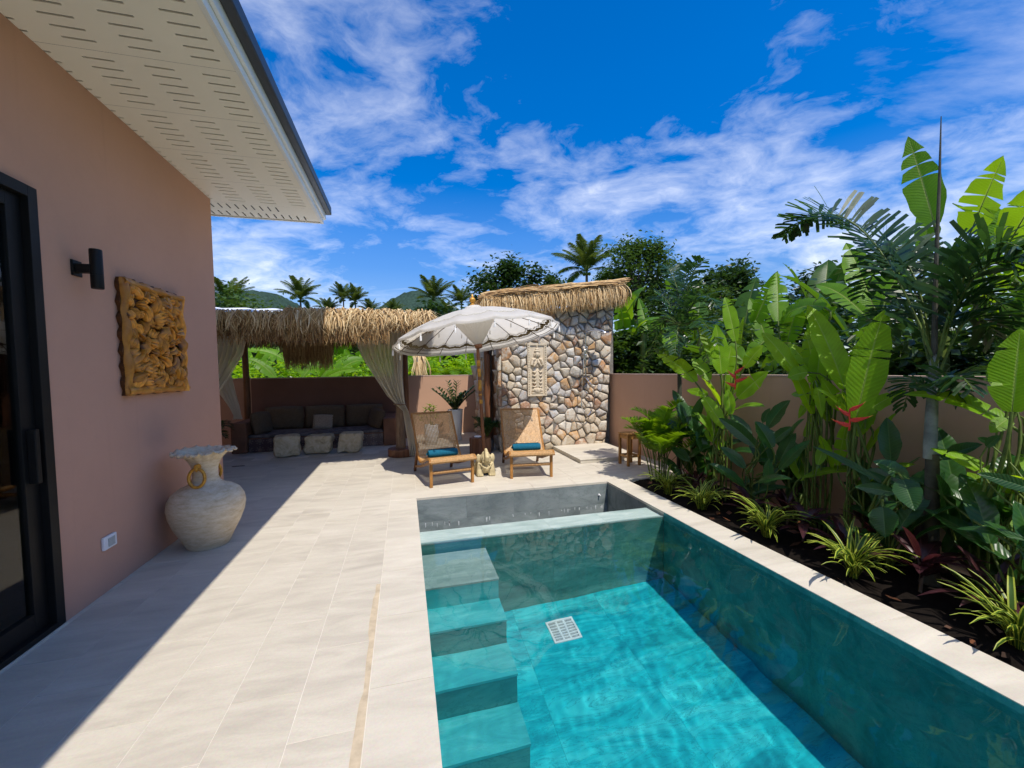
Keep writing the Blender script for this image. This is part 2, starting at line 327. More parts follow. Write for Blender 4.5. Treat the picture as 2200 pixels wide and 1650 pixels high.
MT['linen'] = plain('beige_linen', (.40, .31, .23), 0.95, 0.1, 0.2, 40, 0.5)
MT['seat'] = plain('patterned_seat_pad', (.16, .13, .12), 0.9, 0.1, 0.55, 9)
MT['terracotta'] = plain('brown_cement', (.22, .10, .055), 0.75, 0.3, 0.2, 4, 0.2)
MT['roof_sheet'] = plain('white_roof_sheet', (.74, .76, .78), 0.45, 0.5, 0.06, 3)
MT['mortar'] = plain('grey_mortar', (.21, .19, .165), 0.95, 0.1, 0.3, 14, 0.8)
MT['sandstone'] = plain('cream_sandstone', (.60, .50, .36), 0.8, 0.2, 0.18, 9, 0.4)
MT['statue'] = plain('yellowed_stone', (.50, .41, .23), 0.8, 0.2, 0.3, 12, 0.5)
MT['canvas'] = None
MT['faint'] = plain('faint_printed_line', (.50, .47, .38), 0.9, 0.1, 0.2, 60)
MT['trim'] = plain('olive_brown_print', (.19, .15, .085), 0.9, 0.1, 0.35, 60)
MT['rib'] = plain('umbrella_rib', (.10, .06, .03), 0.5, 0.4)
MT['tassel'] = plain('white_tassel', (.72, .70, .66), 0.9, 0.1)
MT['red'] = plain('scarlet_bract', (.62, .035, .022), 0.4, 0.5, 0.2, 12)
MT['orange'] = plain('orange_tip', (.78, .30, .03), 0.4, 0.5, 0.2, 12)
MT['stem'] = plain('green_stem', (.085, .125, .020), 0.55, 0.3, 0.5, 9)
MT['palmtrunk'] = plain('ringed_grey_trunk', (.065, .062, .045), 0.75, 0.2, 0.4, 9, 0.4)
MT['shaft'] = plain('waxy_crownshaft', (.17, .19, .17), 0.5, 0.4, 0.6, 6)
MT['trunk'] = plain('tree_trunk', (.12, .09, .065), 0.9, 0.1, 0.3, 9, 0.6)

G = (.10, .19, .022)
MT['helic'] = leaf('heliconia_leaf', (.195, .395, .010), (.68, .92, .008), 0.42, 0.5, 160, (.34, .48, .08), 0.3)
MT['canna'] = leaf('glossy_dark_leaf', (.026, .090, .016), (.13, .36, .02), 0.30, 0.32, 90, (.07, .15, .035), 0.45)
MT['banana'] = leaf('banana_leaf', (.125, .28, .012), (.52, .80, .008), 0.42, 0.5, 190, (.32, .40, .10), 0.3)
MT['banana_dark'] = leaf('shaded_banana_leaf', (.040, .105, .012), (.20, .40, .01), 0.40, 0.42, 190, (.14, .19, .05), 0.35, 0.5)  # banana leaf with the shade of the thicket put into its green
MT['areca'] = leaf('areca_leaflet', (.12, .26, .010), (.46, .70, .01), 0.45, 0.45, 0, None, 0.3)
MT['foxtail'] = leaf('foxtail_leaflet', (.026, .070, .018), (.12, .28, .03), 0.30, 0.30, 0, None, 0.5)
MT['coco'] = leaf('coconut_leaflet', (.060, .095, .018), (.24, .32, .03), 0.45, 0.35, 0, None, 0.3)
MT['tree1'] = leaf('tree_leaf', (.050, .105, .020), (.17, .30, .03), 0.45, 0.32, 0, None, 0.3)
MT['tree2'] = leaf('dark_tree_leaf', (.026, .062, .015), (.10, .20, .02), 0.36, 0.28, 0)
MT['shrub'] = leaf('shrub_leaf', (.036, .085, .012), (.16, .30, .02), 0.42, 0.34, 0, None, 0.35, 0.5)
MT['spider'] = leaf('striped_strap_leaf', (.060, .135, .015), (.24, .36, .05), 0.42, 0.38, 0, None, 0.35, 0.15, (0.5, (.44, .50, .06)))
MT['cordy'] = leaf('maroon_leaf', (.050, .016, .020), (.20, .04, .045), 0.34, 0.3, 30, (.16, .05, .05))
MT['pot'] = leaf('glossy_pot_leaf', (.022, .062, .018), (.10, .22, .03), 0.28, 0.3, 0, None, 0.6)

def special():
    # sheer cotton voile: part cloth, part see-through weave
    m, nt, b = mat('sheer_voile', 0.9, 0.1); setc(nt, b, (.90, .83, .68))
    t = nd(nt, 'ShaderNodeBsdfTranslucent', Color=(.88, .81, .66)); x = nd(nt, 'ShaderNodeBsdfTransparent')
    a = nd(nt, 'ShaderNodeMixShader', Fac=0.5, i1=b.outputs[0], i2=t.outputs[0]); c = nd(nt, 'ShaderNodeMixShader', Fac=0.09, i1=a.outputs[0], i2=x.outputs[0])
    nt.links.new(c.outputs[0], nt.nodes['Material Output'].inputs['Surface']); MT['sheer'] = m
    # umbrella canvas
    m, nt, b = mat('white_canvas', 0.9, 0.1)
    n = nd(nt, 'ShaderNodeTexNoise', Vector=pos(nt), Scale=7.0, Detail=5.0); c = ramp(nt, n.outputs[0], [(0.3, (.78, .77, .74)), (0.7, (.86, .85, .83))]); setc(nt, b, c)
    t = nd(nt, 'ShaderNodeBsdfTranslucent', Color=(.92, .86, .74)); a = nd(nt, 'ShaderNodeMixShader', Fac=0.58, i1=b.outputs[0], i2=t.outputs[0])
    nt.links.new(a.outputs[0], nt.nodes['Material Output'].inputs['Surface']); MT['canvas'] = m
    # carved teak, oiled; shade of grooves and undersides is mixed in as dark tone
    m, nt, b = mat('carved_teak', 0.45, 0.4)
    n = nd(nt, 'ShaderNodeTexNoise', Vector=objc(nt), Scale=9.0, Detail=7.0, Distortion=1.2)
    c = ramp(nt, n.outputs[0], [(0.25, (.42, .15, .014)), (0.75, (.80, .345, .045))])
    h = nd(nt, 'ShaderNodeHueSaturation', Value=nd(nt, 'ShaderNodeMapRange', Value=rndo(nt), i3=0.6, i4=1.35).outputs[0], Color=c); setc(nt, b, mixc(nt, rnda(nt), h, (.075, .026, .006)))
    bump(nt, b, n.outputs[0], 0.3, 0.006); MT['carve'] = m
    # weathered urn: chalky off-white wash rubbed through to ochre clay
    m, nt, b = mat('limewashed_clay', 0.85, 0.2)
    mp = nd(nt, 'ShaderNodeMapping', Vector=objc(nt), Scale=(1, 1, 3.5))
    n = nd(nt, 'ShaderNodeTexNoise', Vector=mp, Scale=8.0, Detail=12.0, Roughness=0.78)
    n2 = nd(nt, 'ShaderNodeTexNoise', Vector=mp, Scale=30.0, Detail=8.0, Roughness=0.7)
    c = ramp(nt, n.outputs[0], [(0.28, (.42, .30, .16)), (0.47, (.61, .49, .33)), (0.66, (.72, .62, .46))])
    c2 = mixc(nt, ramp(nt, n2.outputs[0], [(0.55, (0, 0, 0)), (0.75, (1, 1, 1))]).outputs[0], c, (.40, .32, .22)); setc(nt, b, c2)
    bump(nt, b, n2.outputs[0], 0.6, 0.006); MT['urn'] = m
    # rubble stones: every stone takes its own tone from the mix of granite greys, buff and rust
    m, nt, b = mat('field_stone', 0.85, 0.25)
    c = ramp(nt, rndo(nt), [(0.0, (0.479, 0.412, 0.317)), (0.14, (0.377, 0.362, 0.35)), (0.24, (0.529, 0.454, 0.341)), (0.38, (0.461, 0.252, 0.126)), (0.47, (0.47, 0.471, 0.468)), (0.58, (0.428, 0.353, 0.249)), (0.68, (0.512, 0.311, 0.148)), (0.77, (0.58, 0.539, 0.46)), (0.9, (0.327, 0.193, 0.126))], 'CONSTANT')
    off = nd(nt, 'ShaderNodeVectorMath', {'operation': 'SCALE'}, i0=nd(nt, 'ShaderNodeCombineXYZ', X=rndo(nt), Y=rndo(nt), Z=rndo(nt)).outputs[0], Scale=40.0)
    p = nd(nt, 'ShaderNodeVectorMath', {'operation': 'ADD'}, i0=pos(nt), i1=off.outputs[0])
    n = nd(nt, 'ShaderNodeTexNoise', Vector=p.outputs[0], Scale=6.0, Detail=9.0, Roughness=0.65, Distortion=0.8)
    n2 = nd(nt, 'ShaderNodeTexNoise', Vector=p.outputs[0], Scale=16.0, Detail=8.0, Roughness=0.7)
    c2 = mixc(nt, ramp(nt, n.outputs[0], [(0.44, (0, 0, 0)), (0.60, (.85, .85, .85))]).outputs[0], c, (.55, .49, .40))
    c3 = mixc(nt, ramp(nt, n2.outputs[0], [(0.54, (0, 0, 0)), (0.66, (.75, .75, .75))]).outputs[0], c2, (.40, .20, .07))
    c4 = mixc(nt, ramp(nt, n2.outputs[0], [(0.28, (.7, .7, .7)), (0.42, (0, 0, 0))]).outputs[0], c3, (.20, .19, .18)); setc(nt, b, c4)
    bump(nt, b, n2.outputs[0], 0.7, 0.03); MT['stone'] = m
    # boulder stools
    m, nt, b = mat('rough_sandstone', 0.9, 0.2)
    n = nd(nt, 'ShaderNodeTexNoise', Vector=pos(nt), Scale=7.0, Detail=9.0, Roughness=0.7, Distortion=0.6)
    c = ramp(nt, n.outputs[0], [(0.28, (.28, .20, .10)), (0.5, (.60, .48, .30)), (0.75, (.74, .64, .47))]); setc(nt, b, c); bump(nt, b, n.outputs[0], 0.9, 0.03); MT['boulder'] = m
    # bench front: glazed tiles with a rosette print
    m, nt, b = mat('rosette_tile', 0.35, 0.5)
    mp = nd(nt, 'ShaderNodeMapping', Vector=objc(nt), Scale=(5.0, 5.0, 5.0))
    fr = nd(nt, 'ShaderNodeVectorMath', {'operation': 'FRACTION'}, i0=mp.outputs[0]); ce = nd(nt, 'ShaderNodeVectorMath', {'operation': 'SUBTRACT'}, i0=fr.outputs[0], i1=(.5, .5, .5))
    s = nd(nt, 'ShaderNodeSeparateXYZ', Vector=ce.outputs[0])
    rad = math_(nt, 'SQRT', math_(nt, 'ADD', math_(nt, 'POWER', s.outputs[0], 2.0), math_(nt, 'POWER', s.outputs[2], 2.0)))
    an = math_(nt, 'ARCTAN2', s.outputs[2], s.outputs[0])
    pet = math_(nt, 'SUBTRACT', rad, math_(nt, 'MULTIPLY', math_(nt, 'ADD', math_(nt, 'COSINE', math_(nt, 'MULTIPLY', an, 8.0)), 2.0), 0.12))
    c = ramp(nt, math_(nt, 'ADD', pet, 0.5), [(0.30, (.30, .20, .16)), (0.40, (.06, .035, .04)), (0.47, (.06, .035, .04)), (0.50, (.34, .26, .22)), (0.58, (.09, .05, .05))]); setc(nt, b, c); MT['rosette'] = m
    # clear glass of the sliding door
    m, nt, b = mat('door_glass', 0.0, 0.5)
    t = nd(nt, 'ShaderNodeBsdfTransparent', Color=(.82, .90, .88)); g = nd(nt, 'ShaderNodeBsdfGlossy', Roughness=0.02); fz = nd(nt, 'ShaderNodeFresnel', IOR=1.5)
    x = nd(nt, 'ShaderNodeMixShader', Fac=fz.outputs[0], i1=t.outputs[0], i2=g.outputs[0]); nt.links.new(x.outputs[0], nt.nodes['Material Output'].inputs['Surface']); MT['glass'] = m
    # pool water
    m, nt, b = mat('water'); nt.nodes.remove(b)
    g = nd(nt, 'ShaderNodeBsdfGlass', Color=(.86, .97, .975), Roughness=0.0, IOR=1.333); nt.links.new(g.outputs[0], nt.nodes['Material Output'].inputs['Surface']); MT['water'] = m
special()
# ------------------------------------------------------------------ setting: ground, deck, pool
R0 = random.Random(7)
def build_ground():
    b = MB()   # one sheet out to the horizon, open where the walled yard lies
    xs = [-3000, -400, -60, -9, 4.46, 60, 400, 3000]; ys = [-3000, -400, -60, -6, 11.1, 60, 400, 3000]
    for i in range(7):
        for j in range(7):
            if i == 3 and j == 3: continue
            b.add([(xs[i], ys[j], -.12), (xs[i+1], ys[j], -.12), (xs[i+1], ys[j+1], -.12), (xs[i], ys[j+1], -.12)], [(0, 1, 2, 3)])
    b.merge = True
    struct(b.obj('ground', MT['terrain'], smooth=False))
    # wooded hills on the skyline
    b = MB(); n = 520; P = []
    for k in range(26):
        t = k/25; row = []
        for i in range(n+1):
            x = -1500 + 2300*i/n; y = 560 + 420*t
            h = (140*math.exp(-((x+262)/120)**2) + 150*math.exp(-((x-30)/140)**2) + 90*math.exp(-((x+800)/300)**2) + 70*math.exp(-((x-420)/200)**2)+16)*math.sin(min(1, t*1.15)*math.pi/2)
            h += (9*noise.noise(V((x*.012, y*.012, 3))) + 4.5*noise.noise(V((x*.06, y*.05, 3))) + 5.0*noise.noise(V((x*.13, y*.1, 1))) + 4.0*abs(noise.noise(V((x*.33, y*.25, 8)))))*t
            row.append((x, y, h - 1))
        P.append(row)
    b.grid(P); struct(b.obj('hill', MT['hill']))
build_ground()
PX0, PX1, PY1, WZ = 0.113, 2.85, 5.45, -0.045           # pool inner edges, water level
def build_deck():
    b = MB(); z0, z1 = -0.12, -0.0016
    for a, c in (((-9, 5.93), (-2.6, 11)), ((-2.6, -6), (PX0-.012, 11)), ((PX0-.012, PY1+.012), (3.172, 11)), ((3.172, PY1+.03), (4.36, 11)), ((PX1+.012, -6), (3.172, PY1+.012))):
        b.box((a[0], a[1], z0), (c[0], c[1], z1))
    deck = struct(b.obj('deck', MT['grout'], smooth=False))
    TW, TL, g = 0.333, 0.648, 0.0032
    cache = {}
    def tile(x0, y0, x1, y1, name='tile', m='deck', top=0.0):
        w, l = round(x1-x0-g, 4), round(y1-y0-g, 4)
        if w < .02 or l < .02: return
        k = (w, l, m)
        if k not in cache:
            q = MB().box((-w/2, -l/2, -.03), (w/2, l/2, 0)); cache[k] = q.mesh(name, MT[m], smooth=False, bevel=0.0008)
        put(name, cache[k], deck, ((x0+x1)/2, (y0+y1)/2, top + R0.uniform(-.0006, .0006)))
    # columns laid in a running bond, joints half a tile apart
    xc = -0.2185
    for c in range(0, 13):
        x1 = xc - c*TW; x0 = x1 - TW; off = (2.606 if c % 2 == 0 else 2.277) - 6*TL
        for r in range(-1, 16):
            y0 = off + r*TL; y1 = y0 + TL
            lo = 0.3; xa = x0
            if x1 <= -2.25+.02: lo = 5.93
            elif x0 < -2.25 and y0 < 5.93: xa = -2.25
            if y1 <= lo or y0 > 10.95: continue
            tile(xa, max(y0, lo), x1, min(y1, 10.99))
    for c in range(0, 14):                                # far terrace beyond the pool
        x0 = xc + c*TW; x1 = min(x0 + TW, 4.35)
        if x0 > 4.3: break
        off = PY1 + .333 - (TL if c % 2 else TL/2)
        for r in range(0, 10):
            y0 = off + r*TL; y1 = y0 + TL
            lo = PY1 + .333
            if y1 <= lo or y0 > 10.95: continue
            tile(x0, max(y0, lo), x1, min(y1, 10.99))
    # coping round the pool
    y = 0.3 - .05
    while y < PY1 - .01:
        tile(xc, y, PX0, min(y+TL*1.0, PY1), 'coping_tile', 'coping', .0015); y += TL
    y = 0.1
    while y < PY1 - .01:
        tile(PX1, y, 3.172, min(y+0.9, PY1), 'coping_tile', 'coping', .0015); y += 0.9
    x = xc
    while x < 4.34:
        tile(x, PY1, min(x+TL, 4.345), PY1+.333, 'coping_tile', 'coping', .0015); x += TL
    # stained strip of tape left along the coping joint
    b = MB(); R = random.Random(3); n = 30; P = []
    for i in range(n+1):
        yy = 1.2 + (3.30-1.2)*i/n; w = .028 + .022*noise.noise(V((yy*3, 0, 0))) + (.012 if (i//7) % 2 else 0)
        P.append([(xc-.004-w, yy, .0023), (xc-.003, yy, .0023)])
    b.grid(P); m = plain('buff_paper_tape', (.49, .40, .28), 0.8, 0.2, 0.2, 12)
    tag(b.obj('masking_tape', m, smooth=False), 'strip of buff paper tape stuck along the pool coping joint', 'tape')
    # linear floor drain under the pavilion
    t = thing('floor_drain', 'short black slot drain in the shaded deck near the house corner', 'drain', (-2.93, 8.34, .001), 0.08)
    q = MB().box((-.10, -.018, -.004), (.10, .018, .003)); q.obj('frame', MT['charcoal'], t, smooth=False)
    q = MB().box((-.085, -.010, .003), (.085, .010, .0045)); q.obj('slot', MT['dark'], t, smooth=False)
build_deck()
def rec(o): o.cycles.is_caustics_receiver = True; return o
def build_pool():
    FZ = -1.68; Y0 = -1.2
    b = MB()
    b.box((PX0-.2, Y0-.2, FZ-.12), (PX1+.2, PY1+.2, FZ-.03)); b.box((PX0-.2, Y0-.2, FZ-.03), (PX0-.028, PY1+.2, -.121)); b.box((PX1+.028, Y0-.2, FZ-.03), (PX1+.2, PY1+.2, -.121))
    b.box((PX0-.028, PY1+.028, FZ-.03), (PX1+.028, PY1+.2, -.121)); b.box((PX0-.028, Y0-.2, FZ-.03), (PX1+.028, Y0-.028, -.121))
    pool = struct(rec(b.obj('pool', MT['poolbed'], smooth=False)))
    cache = {}
    def slab(a, c, name, m, parent=pool):
        a = V(a); c = V(c); s = c-a; k = (round(s.x, 4), round(s.y, 4), round(s.z, 4), m)
        if k not in cache: cache[k] = MB().box(tuple(-s/2), tuple(s/2)).mesh(name, MT[m], smooth=False, bevel=0.0009)
        return rec(put(name, cache[k], parent, (a+c)/2))
    g = .0004
    # side walls and ends, big slabs
    ys = [Y0, -.1, 1.1, 2.3, 3.2, 4.08]
    for j in range(len(ys)-1):
        for z0, z1 in ((FZ, -.86), (-.86, -.004)):
            slab((PX1+g, ys[j]+g, z0+g), (PX1+.028, ys[j+1]-g, z1-g), 'wall_slab', 'poolwall'); slab((PX0-.028, ys[j]+g, z0+g), (PX0-g, ys[j+1]-g, z1-g), 'wall_slab', 'poolwall')
    for i in range(4):
        x0 = PX0 + (PX1-PX0)*i/4; slab((x0+g, Y0-.028, FZ+g), (x0+(PX1-PX0)/4-g, Y0-g, -.004), 'wall_slab', 'poolwall')
    # overflow tank behind the weir: grey tiles, one tall course over a narrow one
    xj = [PX0, .767, 1.431, 2.094, PX1]
    for j in range(4):
        slab((xj[j]+g, PY1+.003, -.327+g), (xj[j+1]-g, PY1+.028, -.012), 'tank_tile', 'greytile')
    xk = [PX0, .45, 1.10, 1.76, 2.42, PX1]
    for j in range(5):
        slab((xk[j]+g, PY1+.003, -.95), (xk[j+1]-g, PY1+.028, -.327-g), 'tank_tile', 'greytile')
    for z0, z1 in ((-.95, -.327), (-.327, -.012)):
        for y0, y1 in ((4.08, 4.75), (4.75, PY1)):
            slab((PX1+.003, y0+g, z0+g), (PX1+.028, y1-g, z1-g), 'tank_tile', 'greytile'); slab((PX0-.028, y0+g, z0+g), (PX0-.003, y1-g, z1-g), 'tank_tile', 'greytile')
    slab((PX0+g, 4.43, -.97), (PX1-g, PY1, -.95), 'tank_floor', 'greytile')
    # lime runs on the lower course
    b = MB(); R = random.Random(5)
    for i in range(30):
        x = R.uniform(PX0+.02, PX1-.05); w = R.uniform(.002, .008); h = R.uniform(.015, .07); z = -.338 - R.random()*.02
        b.add([(x-w, PY1+.0018, z), (x+w, PY1+.0018, z+R.uniform(-.01, .006)), (x+w*.5, PY1+.0018, z-h), (x-w*.3, PY1+.0018, z-h*.9)], [(0, 1, 2, 3)])
    o = stuff(b.obj('lime_run', MT['lime'], pool, smooth=False))
    # weir ledge between pool and tank
    xl = [PX0, .78, 1.50, 2.16, PX1]
    for j in range(4): slab((xl[j]+g, 4.08, -.09), (xl[j+1]-g, 4.43, -.06), 'ledge_slab', 'ledge')
    for j in range(2):
        x0 = [PX0, 1.5][j]; x1 = [1.5, PX1][j]
        slab((x0+g, 4.087, FZ), (x1-g, 4.425, -.0905), 'ledge_face', 'ledgeface')
    # stairs down along the left wall
    zz = [-.33, -.68, -1.02, -1.35]; yf = [3.46, 3.17, 2.85, 2.53]; yb = [4.086, 3.463, 3.173, 2.853]
    for k in range(4):
        st = slab((PX0+g, yf[k], zz[k]-.03), (.76, yb[k]-.001, zz[k]), 'stair_tread', 'ledge' if k == 0 else 'poolstep')
        slab((PX0+g, yf[k]+.004, FZ), (.755, yb[k]-.003, zz[k]-.0305), 'stair_riser', 'poolwall' if k else 'poolstep')
    # floor slabs
    ysf = [Y0, .35, 1.65, 2.9, 4.087]; xs = [PX0, 1.03, 1.95, PX1]
    for i in range(3):
        o = (0, .55, .2)[i]
        for j in range(4):
            y0 = ysf[j] + (o if 0 < j else 0); y1 = ysf[j+1] + (o if j < 3 else 0)
            if y1 > 4.087: y1 = 4.087
            if y1-y0 > .05: slab((xs[i]+g, y0+g, FZ-.03), (xs[i+1]-g, y1-g, FZ), 'floor_slab', 'poolfloor')
    # floor grate
    t = thing('pool_grate', 'white square slotted drain grate on the turquoise pool floor', 'drain grate', (1.45, 3.68, FZ+.002), 0.0)
    q = MB(); s = .14
    for a, c in (((-s, -s, 0), (s, -s+.022, .012)), ((-s, s-.022, 0), (s, s, .012)), ((-s, -s+.022, 0), (-s+.022, s-.022, .012)), ((s-.022, -s+.022, 0), (s, s-.022, .012))): q.box(a, c)
    rec(q.obj('frame', MT['plastic'], t, smooth=False))
    q = MB()
    for k in range(1, 7): y = -s + .022 + (2*s-.044)*k/7; q.box((-s+.022, y-.005, 0), (s-.022, y+.005, .009))
    for i in range(1, 26):
        x = -s + .022 + (2*s-.044)*i/26; q.box((x-.0022 if i not in (9, 17) else x-.007, -s+.022, .0005), (x+.0022 if i not in (9, 17) else x+.007, s-.022, .008))
    rec(q.obj('bars', MT['plastic'], t, smooth=False)); q = MB().box((-s+.01, -s+.01, -.0012), (s-.01, s-.01, .0002)); rec(q.obj('sump', MT['dark'], t, smooth=False))
    # small inlet spout in the tank corner
    t = thing('inlet_spout', 'small white inlet spout in the far corner of the overflow tank', 'spout', (2.72, PY1-.02, -.185))
    MB().tube([(0, .02, 0), (0, -.02, 0)], .009, 10).obj('pipe', MT['plastic'], t); MB().tube([(0, .022, 0), (0, .012, 0)], .015, 12).obj('collar', MT['plastic'], t)
    # water: a faintly rippled surface
    nx, ny = 190, 370; x0, x1, y0, y1 = PX0-.004, PX1+.004, Y0-.004, 4.10
    def wz(x, y):
        k = .55+.45*noise.noise(V((x*.7, y*.5, 9))); q = .0018*noise.noise(V((x*2.0+y*.5, y*2.0, 0))) + k*(.0011*noise.noise(V((x*5.2, y*3.6-x*1.8, 7))) + .0008*noise.noise(V((x*12+y*2, y*8-x*5, 3))))
        return WZ + q
    P = [[(x0+(x1-x0)*i/nx, y0+(y1-y0)*j/ny, wz(x0+(x1-x0)*i/nx, y0+(y1-y0)*j/ny)) for i in range(nx+1)] for j in range(ny+1)]
    w = MB().grid(P).obj('water', MT['water']); w.cycles.is_caustics_caster = True; struct(w)
build_pool()
# planting bed
def build_bed():
    b = MB(); P = []
    for j in range(70):
        y = -3 + (5.47+3)*j/69; P.append([(3.176+(4.34-3.176)*i/10, y, -.055 + .05*noise.noise(V((i*.5, y*3, 0))) + .025*noise.noise(V((i*1.7, y*9, 4))) + .03*math.sin(i/10*math.pi)) for i in range(11)])
    b.grid(P); struct(b.obj('planting_bed', MT['soil'])); R = random.Random(2)
    b = MB()
    for i in range(110):   # bark chips and dead leaves
        x = R.uniform(3.2, 4.3); y = R.uniform(.3, 5.4); z = -.03 + R.random()*.02; a = R.random()*6.3; l = R.uniform(.02, .07); w = l*R.uniform(.25, .5)
        d = V((math.cos(a)*l, math.sin(a)*l, R.uniform(-.01, .03))); s = V((-math.sin(a)*w, math.cos(a)*w, R.uniform(-.01, .02))); c = V((x, y, z+.02))
        b.add([c-d, c+s, c+d, c-s], [(0, 1, 2, 3)], 0, None, R.random())
    stuff(tag(b.obj('leaf_litter', straw('leaf_litter', (.03, .014, .008), (.09, .035, .016), (.24, .09, .035)), smooth=False), 'brown dead leaves and bark chips scattered over the planting bed', 'leaf litter'))
build_bed()
# ------------------------------------------------------------------ boundary walls
def garden_wall(label, a, c, cap=True):
    t = thing('garden_wall', label, 'wall', ((a[0]+c[0])/2, (a[1]+c[1])/2, a[2]))
    o = t.location; MB().box(tuple(V(a)-o), tuple(V(c)-o)).obj('wall_face', MT['wallplaster'], t, smooth=False, bevel=.006)
    q = MB().box((a[0]-o.x-.006, a[1]-o.y-.006, c[2]-o.z), (c[0]-o.x+.006, c[1]-o.y+.006, c[2]-o.z+.022)); q.obj('cap', MT['wallcap'], t, smooth=False, bevel=.004)
garden_wall('long dusty pink garden wall behind the planting bed', (4.352, -5, -.12), (4.47, 8.2, 1.535))
garden_wall('dusty pink back wall behind the sofa and white planter', (-8.6, 11.0, -.12), (4.47, 11.14, 1.535))
garden_wall('pink side wall raised to darken the pavilion on the house side', (-4.62, 5.95, -.12), (-4.50, 10.99, 2.42))  # wall height raised to keep light out of the pavilion
# ------------------------------------------------------------------ house
def build_house():
    t = thing('house', 'pink rendered villa with deep white slotted eaves and dark gutter', 'house', (-2.25, 5.92, 0)); o = t.location
    X, YE = -2.25, 5.92
    b = MB()
    b.box((X-.18, 3.35, -.12), (X, YE, 3.80)); b.box((X-.18, 0.55, 2.845), (X, 3.35, 3.80)); b.box((X-.18, -5, -.12), (X, 0.55, 3.80))
    b.box((-9, YE-.18, -.12), (X-.18, YE, 3.80))
    b.v = [tuple(V(p)-o) for p in b.v]; b.merge = False
    b.obj('wall', MT['plaster'], t, smooth=False)
    MB().box((-.2, -5.37, -.02), (.03, -2.57, .012)).obj('door_sill', MT['coping'], t, smooth=False, bevel=.004)
    # room behind the glass
    b = MB(); b.box((-4.6, -8, -.02), (-.2, -.3, 0.0)); b.obj('room_floor', MT['roomfloor'], t, smooth=False)
    b = MB(); b.box((-4.7, -8, 0), (-4.6, -.3, 3.0)); b.box((-4.6, -.42, 0), (-.2, -.3, 3.0)); b.box((-4.7, -8, 3.0), (-.19, -.19, 3.08)); b.obj('room_wall', MT['roomwall'], t, smooth=False)
    # sliding door
    d = thing('x', '', ''); d.name = 'sliding_door'; d.parent = t; d.location = (0, 0, 0)
    for k in ('label', 'category'):
        if k in d: del d[k]
    y0, y1, zt = .55-5.92, 3.345-5.92, 2.84
    b = MB(); b.box((-.15, y1-.07, 0.013), (.022, y1, zt)); b.box((-.15, y0, 0.013), (.022, y0+.07, zt)); b.box((-.15, y0+.07, zt-.07), (.022, y1-.07, zt)); b.box((-.15, y0+.07, .013), (.022, y1-.07, .05)); b.obj('frame', MT['black'], d, smooth=False, bevel=.003)
    ym = (y0+y1)/2
    for yy0, yy1, xo in ((ym-.03, y1-.072, -.045), (y0+.072, ym+.05, -.105)):
        b = MB(); b.box((xo-.025, yy1-.10, .052), (xo+.025, yy1, zt-.072)); b.box((xo-.025, yy0, .052), (xo+.025, yy0+.09, zt-.072)); b.box((xo-.025, yy0+.09, .052), (xo+.025, yy1-.10, .17)); b.box((xo-.025, yy0+.09, zt-.16), (xo+.025, yy1-.10, zt-.072))
        b.obj('sash', MT['black'], d, smooth=False, bevel=.003)
        MB().box((xo-.004, yy0+.085, .165), (xo+.004, yy1-.095, zt-.155)).obj('pane', MT['glass'], d, smooth=False)
    b = MB(); b.box((-.02, y1-.145, .985), (.028, y1-.112, 1.325)); b.obj('handle', MT['black'], d, smooth=False, bevel=.006)
    # drapes inside
    b = MB(); P = []
    for i in range(60):
        y = -2.70 - 1.0*i/59; P.append([(-.26+.035*math.sin(i*1.25), y, z) for z in (.03, 1.4, 2.75)])
    b.grid(P); b.obj('drape', MT['drape'], t)
    # soffit: ventilated boards, three rows of slots along the eave
    ZS = 3.80; EX = -1.10; EY = 6.47
    def board(y0, y1, rows, cols, x0=-2.45, x1=EX):
        b = MB(); e = .008
        ycur = y0
        for yr in rows:
            if yr-e > ycur: b.add([(x0, ycur, 0), (x1, ycur, 0), (x1, yr-e, 0), (x0, yr-e, 0)], [(0, 3, 2, 1)])
            xcur = x0
            for a, c in cols:
                b.add([(xcur, yr-e, 0), (a, yr-e, 0), (a, yr+e, 0), (xcur, yr+e, 0)], [(0, 3, 2, 1)])
                for p, q in (((a, yr-e), (c, yr-e)), ((c, yr+e), (a, yr+e)), ((a, yr+e), (a, yr-e)), ((c, yr-e), (c, yr+e))): b.add([(p[0], p[1], 0), (q[0], q[1], 0), (q[0], q[1], .009), (p[0], p[1], .009)], [(0, 1, 2, 3)])
                xcur = c
            b.add([(xcur, yr-e, 0), (x1, yr-e, 0), (x1, yr+e, 0), (xcur, yr+e, 0)], [(0, 3, 2, 1)]); ycur = yr+e
        b.add([(x0, ycur, 0), (x1, ycur, 0), (x1, y1, 0), (x0, y1, 0)], [(0, 3, 2, 1)])
        return b
    cols = [(-2.395, -2.215), (-2.045, -1.865), (-1.695, -1.515), (-1.345, -1.17)]
    me = board(.001, .639, [.085+.0935*k for k in range(6)], cols).mesh('soffit_board', MT['soffit'], smooth=False)
    y = 3.425 - .64*10
    while y + .64 < 5.99:
        put('soffit_board', me, t, V((0, y, ZS))-o); y += .64
    # end board beyond the corner: slots turned the other way, mitred
    q = MB()
    xs = [-2.40+.0935*k for k in range(13)]; rows2 = [(y+.04, y+.19), (y+.30, y+.45)]
    b = MB(); e = .008; xc = -9.0
